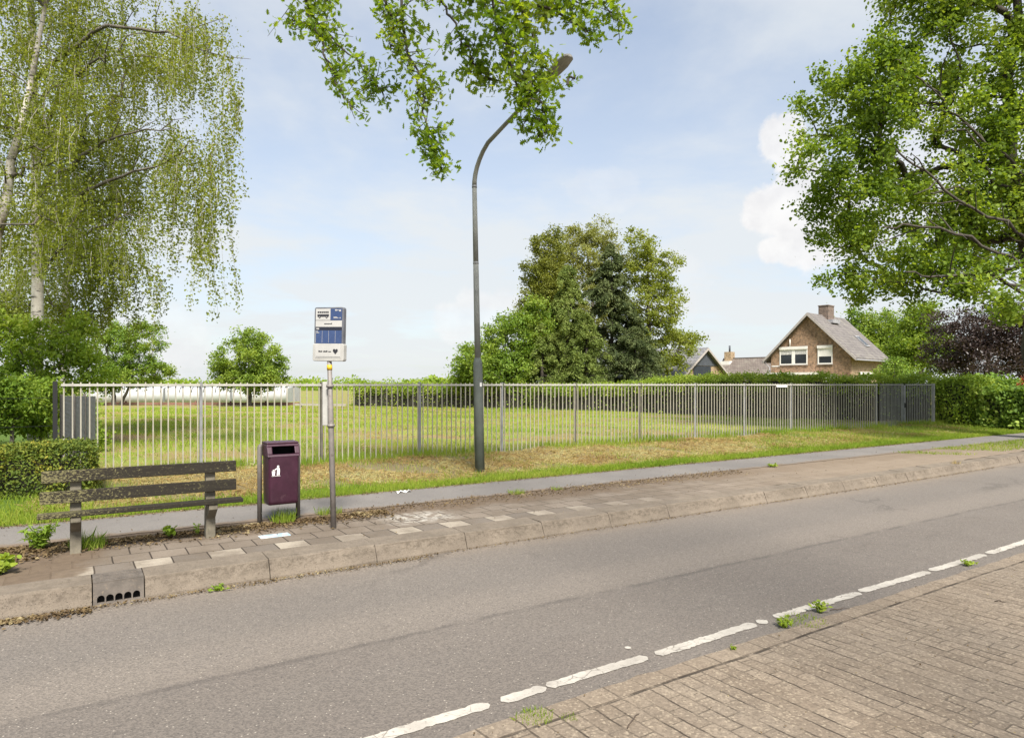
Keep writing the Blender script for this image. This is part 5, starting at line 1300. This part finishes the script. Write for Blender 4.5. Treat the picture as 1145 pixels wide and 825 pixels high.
# ------------------------------------------------------------------ grasses, litter, weeds
def blades(mb, X, Y, h, w, rng, lean=.45, z=None, flat=0.0):
    n = len(X); h = np.broadcast_to(h, (n,)) * rng.uniform(.5, 1.35, n); w = np.broadcast_to(w, (n,))
    a = rng.uniform(0, 2 * PI, n); s = np.stack([np.cos(a), np.sin(a), 0 * a], 1)
    b_ = rng.uniform(0, 2 * PI, n); ln = np.abs(rng.normal(size=n)) * lean + flat; d = np.stack([np.cos(b_), np.sin(b_), 0 * b_], 1) * ln[:, None]
    base = np.stack([X, Y, (ground_z(X, Y) if z is None else z) - .01 + 0 * X], 1)
    V = np.zeros((n, 5, 3))
    for k, (u, v) in enumerate(BLADE):
        hz = h * v / np.sqrt(1 + (ln * v) ** 2)
        V[:, k] = base + s * (u * w)[:, None] + d * (h * v * v)[:, None]; V[:, k, 2] += hz
    mb.add(V.reshape(-1, 3), np.arange(n * 5).reshape(n, 5))
rng = np.random.default_rng(200)
U = lambda a, b_, n: rng.uniform(a, b_, n)
def vis(X, Y, m=60):
    """keep what falls near the view"""
    d = X * SA + Y * CA; t = (X * CA - Y * SA) / np.maximum(d, .1)
    px = 572.5 + F * t; return (d > .5) & (px > -m) & (px < 1145 + m)
def patchy(X, Y, s, ph): return .5 + .25 * np.sin(X * s + ph) * np.sin(Y * s * 1.3 + ph * 2) + .25 * np.sin(X * s * 2.7 + Y * s * 1.9 + ph)
# lush strip by the path and tall fringe at the fence
m = MB()
n = 46000; X = U(-4, 30, n); Y = 9.20 + np.abs(rng.normal(size=n)) * .36; k = vis(X, Y); blades(m, X[k], Y[k], .085, .009, rng)
n = 15000; X = U(-4, 30, n); Y = U(9.3, 12.1, n); k = vis(X, Y) & (patchy(X, Y, 1.1, 2) + .35 * (X > 17) + .5 * (X < .6) > .62); blades(m, X[k], Y[k], .10, .009, rng)
n = 13000; X = U(-.3, 27, n); Y = 12.15 + rng.normal(size=n) * .22; k = vis(X, Y) & (patchy(X, Y * 0, .9, 4) > .34); blades(m, X[k], Y[k], .17, .009, rng, .4)
n = 12000; X = U(14, 27.2, n); Y = U(8.4, 11.6, n); k = vis(X, Y) & ((Y > 9.2) | (X > 17.3) & (Y < 8.05)); blades(m, X[k], Y[k], .10, .011, rng)
tag(m.build('verge_grass', L_GRASS), 'lush green grass along the far side of the footpath', 'grass', kind='stuff')
# lawn left of the fence
m = MB(); n = 52000; X = U(-9, .2, n); Y = U(9.25, 19, n); k = vis(X, Y, 30) & ((X < -.3) | (Y < 12)); blades(m, X[k], Y[k], .11, .011, rng)
tag(m.build('lawn_grass', L_GRASS), 'green lawn grass around the yew hedge at the left', 'grass', kind='stuff')
# near right corner of verge between road and path, beneath the oak
m = MB(); n = 9000; X = U(15.5, 24, n); Y = U(6.9, 8.1, n); k = vis(X, Y) & (patchy(X, Y, 1.3, 1) + .12 * (X - 17) > .5); blades(m, X[k], Y[k], .10, .011, rng)
tag(m.build('roadside_grass', L_GRASS), 'grass patch between kerb and footpath at the far right', 'grass', kind='stuff')
# dry mown bank
m = MB(); n = 70000; X = U(-.5, 25, n); Y = U(9.75, 12.15, n); k = vis(X, Y) & (patchy(X, Y, 1.1, 2) + .35 * (X > 19) < .74); blades(m, X[k], Y[k], .085, .009, rng, .9, None, .9)
n = 16000; X = U(-.5, 26, n); Y = U(9.9, 12.1, n); k = vis(X, Y) & (patchy(X, Y, 1.7, 5) > .4); blades(m, X[k], Y[k], .10, .006, rng, .6)
tag(m.build('dry_grass', L_STRAW), 'dry straw coloured cut grass on the bank below the fence', 'dry grass', kind='stuff')
# field
m = MB(); n = 90000; Y = 12.3 + 32 * rng.random(n) ** 1.25; X = U(-1, 27, n); k = vis(X, Y, 10); X, Y = X[k], Y[k]; k = patchy(X, Y, .55, 1) > .27
blades(m, X[k], Y[k], .05 + .17 * np.clip(patchy(X[k], Y[k], .8, 3) - .25, 0, 1), .011 + .00085 * (Y[k] - 12), rng, .5)
tag(m.build('field_grass', L_FGRASS), 'patchy yellow green grass of the open field behind the fence', 'grass', kind='stuff')
m = MB(); n = 26000; Y = 12.4 + 32 * rng.random(n) ** 1.2; X = U(-1, 27, n); k = vis(X, Y, 10); X, Y = X[k], Y[k]; k = patchy(X, Y, .55, 1) < .5
blades(m, X[k], Y[k], .10, .010 + .0007 * (Y[k] - 12), rng, .9, None, .4)
tag(m.build('field_straw', L_STRAW), 'pale mown stalks lying in patches over the field', 'dry grass', kind='stuff')

# fallen leaves: strip behind the tiles, kerb foot, path edges
m = MB()
def litter(X, Y, z, s): put_leaves(m, np.stack([X, Y, z + .006 + rng.random(len(X)) * .014], 1), s * rng.uniform(.5, 1.4, len(X)), rng, DIAMOND * np.array([1.2, 1]), 2.6)
n = 9000; X = U(-5, 3.2, n); Y = 7.85 - np.abs(rng.normal(size=n)) * .20 + .12 * (X < 0); litter(X, Y, .168, .034)
n = 7000; X = U(-5, .0, n); Y = U(6.6, 7.9, n); k = Y > 6.62 + (X + 1.2) * .75; litter(X[k], Y[k], .168, .040)
n = 2600; X = U(2.6, 10, n); Y = 7.86 + rng.normal(size=n) * .15; litter(X, Y, .170, .026)
n = 3000; X = U(-5, 3.0, n); Y = 6.15 - np.abs(rng.normal(size=n)) * .05 - .02; litter(X, Y, .002, .019)
n = 700; X = U(-.9, .1, n) ; Y = 6.12 - np.abs(rng.normal(size=n)) * .08; litter(X, Y, .002, .032)
n = 900; X = U(2, 16, n); Y = 6.16 + bend(X) - np.abs(rng.normal(size=n)) * .04; litter(X, Y, .002, .020)
n = 3000; X = U(-5, 20, n); Y = 9.14 + rng.normal(size=n) * .05; litter(X, Y, .172, .026)
n = 800; X = U(-2, 22, n); Y = U(6.5, 9.1, n); litter(X, Y, .172, .017)
n = 700; X = U(-1, 9, n); Y = U(.6, 2.9, n); litter(X, Y, .006, .013)
tag(m.build('leaf_litter', L_LITTER), 'brown fallen leaves and bits along the kerb foot and behind the tiles', 'leaf litter', kind='stuff')
# pale dropped paper by the path edge
M_PAPER = simple('paper', (0.68, 0.66, 0.62), .8)
a, b_ = XY(405, 9.05), 9.05
a = XY(451, 9.02)
m = MB(); xs_ = np.linspace(-.11, .11, 6); V = [(a + x, 9.02 + y, .185 + .018 * math.sin(x * 50 + y * 40)) for y in (-.05, 0, .05) for x in xs_]
m.add(V, [(r * 6 + c, r * 6 + c + 1, r * 6 + c + 7, r * 6 + c + 6) for r in range(2) for c in range(5)], 0, True)
p_ = m.build('paper_scrap', M_PAPER); sol = p_.modifiers.new('thickness', 'SOLIDIFY'); sol.thickness = .002
tag(p_, 'crumpled white paper scrap at the grassy edge of the footpath', 'litter')

def weed(name, label, X, Y, z, h, r, nst, nlf, ls, leaf, seed, tall=0, tmpl=DIAMOND, cat='weed'):
    rng = np.random.default_rng(seed); t = thing(name, label, cat, (X, Y, z)); sb = MB(); P = []; O = []
    for k in range(nst):
        a = rng.uniform(0, 2 * PI); rr = r * math.sqrt(rng.random()); hh = h * rng.uniform(.55, 1.1) * (1 - .3 * rr / r)
        e = np.array([rr * math.cos(a), rr * math.sin(a), hh]); mid = e * np.array([.35, .35, .55])
        sb.tube([(e[0] * .15, e[1] * .15, -.02), mid, e], [.004, .003, .0015], 4, cap=False)
        q = rng.uniform(.15, 1, nlf); q2 = q[:, None]; c = (1 - q2) ** 2 * 0 + 2 * q2 * (1 - q2) * mid + q2 ** 2 * e
        d = rng.normal(size=(nlf, 3)); d[:, 2] = .35 + 0 * d[:, 2]; d = unit(d)
        P.append(c + d * ls * .5); O.append(d * 2.2)
    sb.build('stem', L_WEED, t)
    lb = MB(); P = np.vstack(P); put_leaves(lb, P, ls * rng.uniform(.6, 1.3, len(P)), rng, tmpl, 1.0, 0, np.vstack(O)); lb.build('foliage', leaf, t); return t
def tuft(name, label, X, Y, z, h, r, n, leaf, seed, w=.006, cat='grass tuft'):
    rng = np.random.default_rng(seed); m = MB(); a = rng.uniform(0, 2 * PI, n); rr = r * np.sqrt(rng.random(n))
    blades(m, rr * np.cos(a), rr * np.sin(a), h, w, rng, .55, 0.0); o = m.build(name, leaf); o.location = (X, Y, z); return tag(o, label, cat)
NARROW = DIAMOND * np.array([.55, 1.25])
weed('leafy_weed', 'bushy bright green weed growing left of the left bench leg', XY(45, 7.75), 7.75, .17, .30, .15, 26, 12, .062, L_WEED, 1, tmpl=NARROW)
weed('lime_weed', 'yellow green leafy weed cut off by the left picture edge', XY(-3, 6.95), 6.95, .165, .17, .14, 16, 9, .075, L_LIME, 2, tmpl=ROUND)
weed('broad_leaved_weed', 'small broad leaved weed beneath the middle of the bench seat', XY(187, 7.72), 7.72, .17, .12, .09, 6, 3, .085, L_WEED, 3, tmpl=ROUND)
tuft('grass_tuft', 'thin grass tuft right of the left bench leg', XY(99, 7.62), 7.62, .17, .15, .16, 240, L_WEED, 4)
tuft('grass_tuft', 'grass tuft sprouting beneath the litter bin', XY(317, 7.80), 7.80, .17, .16, .13, 240, L_GRASS, 5)
tuft('grass_tuft', 'low grass tuft between the bin and the bus stop pole at the path edge', XY(368, 8.02), 8.02, .17, .09, .16, 170, L_GRASS, 6)
tuft('grass_tuft', 'small yellowish grass tuft at the near path edge, right of the lamp foot', XY(578, 8.03), 8.03, .17, .07, .12, 130, L_GRASS, 7)
tuft('grass_tuft', 'sparse grass tuft on the worn tiles below the fence middle', XY(623, 8.0), 8.0, .17, .06, .10, 70, L_GRASS, 8)
weed('small_weed', 'tiny weed by the dark side of the right bench leg', XY(221, 7.66), 7.66, .17, .15, .05, 5, 6, .03, L_WEED, 9)
weed('small_weed', 'low green weed on the sandy tiles near the far end of the path', XY(863, 8.0), 8.0, .17, .06, .16, 10, 8, .05, L_LIME, 10)
weed('kerb_moss_weed', 'flat weed in the gutter at the kerb foot, right of the drain', XY(243, 6.08), 6.08, .002, .04, .12, 14, 8, .03, L_WEED, 11)
tuft('edge_tuft', 'green grass tuft at the paver edge nearest the photographer', XY(597, 2.86), 2.86, .006, .032, .10, 260, L_GRASS, 12, .004)
tuft('edge_tuft', 'flat mossy tuft in the first paver joint, beside the nearest grass tuft', XY(636, 2.76), 2.76, .006, .022, .05, 120, L_GRASS, 13, .004)
weed('dandelion_weed', 'upright leafy weed at the paver edge, left one of a close pair', XY(877, 2.95), 2.95, .006, .075, .07, 9, 6, .040, L_LIME, 14)
weed('dandelion_weed', 'upright leafy weed at the paver edge, right one of a close pair', XY(916, 3.0), 3.0, .006, .085, .07, 9, 6, .040, L_LIME, 15)
tuft('edge_tuft', 'creeping green tuft joining the pair of leafy weeds at the road edge', XY(898, 2.95), 2.95, .006, .03, .16, 240, L_LIME, 16, .005)
weed('small_weed', 'single tiny weed beside the white line before the pair of leafy weeds', XY(820, 2.88), 2.88, .006, .03, .03, 4, 4, .028, L_LIME, 17)
weed('small_weed', 'small weed at the road edge far along the white line', XY(1083, 3.0), 3.0, .006, .04, .09, 8, 6, .04, L_LIME, 18)
tuft('kerb_tuft', 'grass tuft in a kerb joint beside the far oak', 14.6, 6.36, .12, .12, .08, 90, L_STRAW, 19)
# twigs lying on the pavers
M_TWIG = simple('dead_twig', (0.06, 0.042, 0.03), .9)
for k, (px, y, L, a, lab) in enumerate(((707, 2.55, .17, .5, 'forked brown twig lying on the pavers nearest the road edge'), (838, 2.05, .13, -.4, 'thin bent twig lying in the middle of the clay pavers'),
                                        (1118, 2.35, .08, -1.0, 'short thick dark twig lying near the right picture edge'), (938, 2.95, .16, -.3, 'dark twig beside the pair of leafy weeds'), (800, 1.75, .09, .3, 'little dark twig at the bottom of the picture'))):
    X = XY(px, y); m = MB(); rg = np.random.default_rng(300 + k)
    pth = np.array([(X + L * (q - .5) * math.cos(a), y + L * (q - .5) * math.sin(a), .012) for q in np.linspace(0, 1, 6)]) + rg.normal(size=(6, 3)) * np.array([.008, .008, .001])
    m.tube(pth, [.0035, .004, .0035, .003, .0025, .001], 6)
    m.tube([pth[3], pth[3] + [.03, .02, .004]], [.0025, .001], 5)
    tag(m.build('dead_twig', M_TWIG), lab, 'twig')
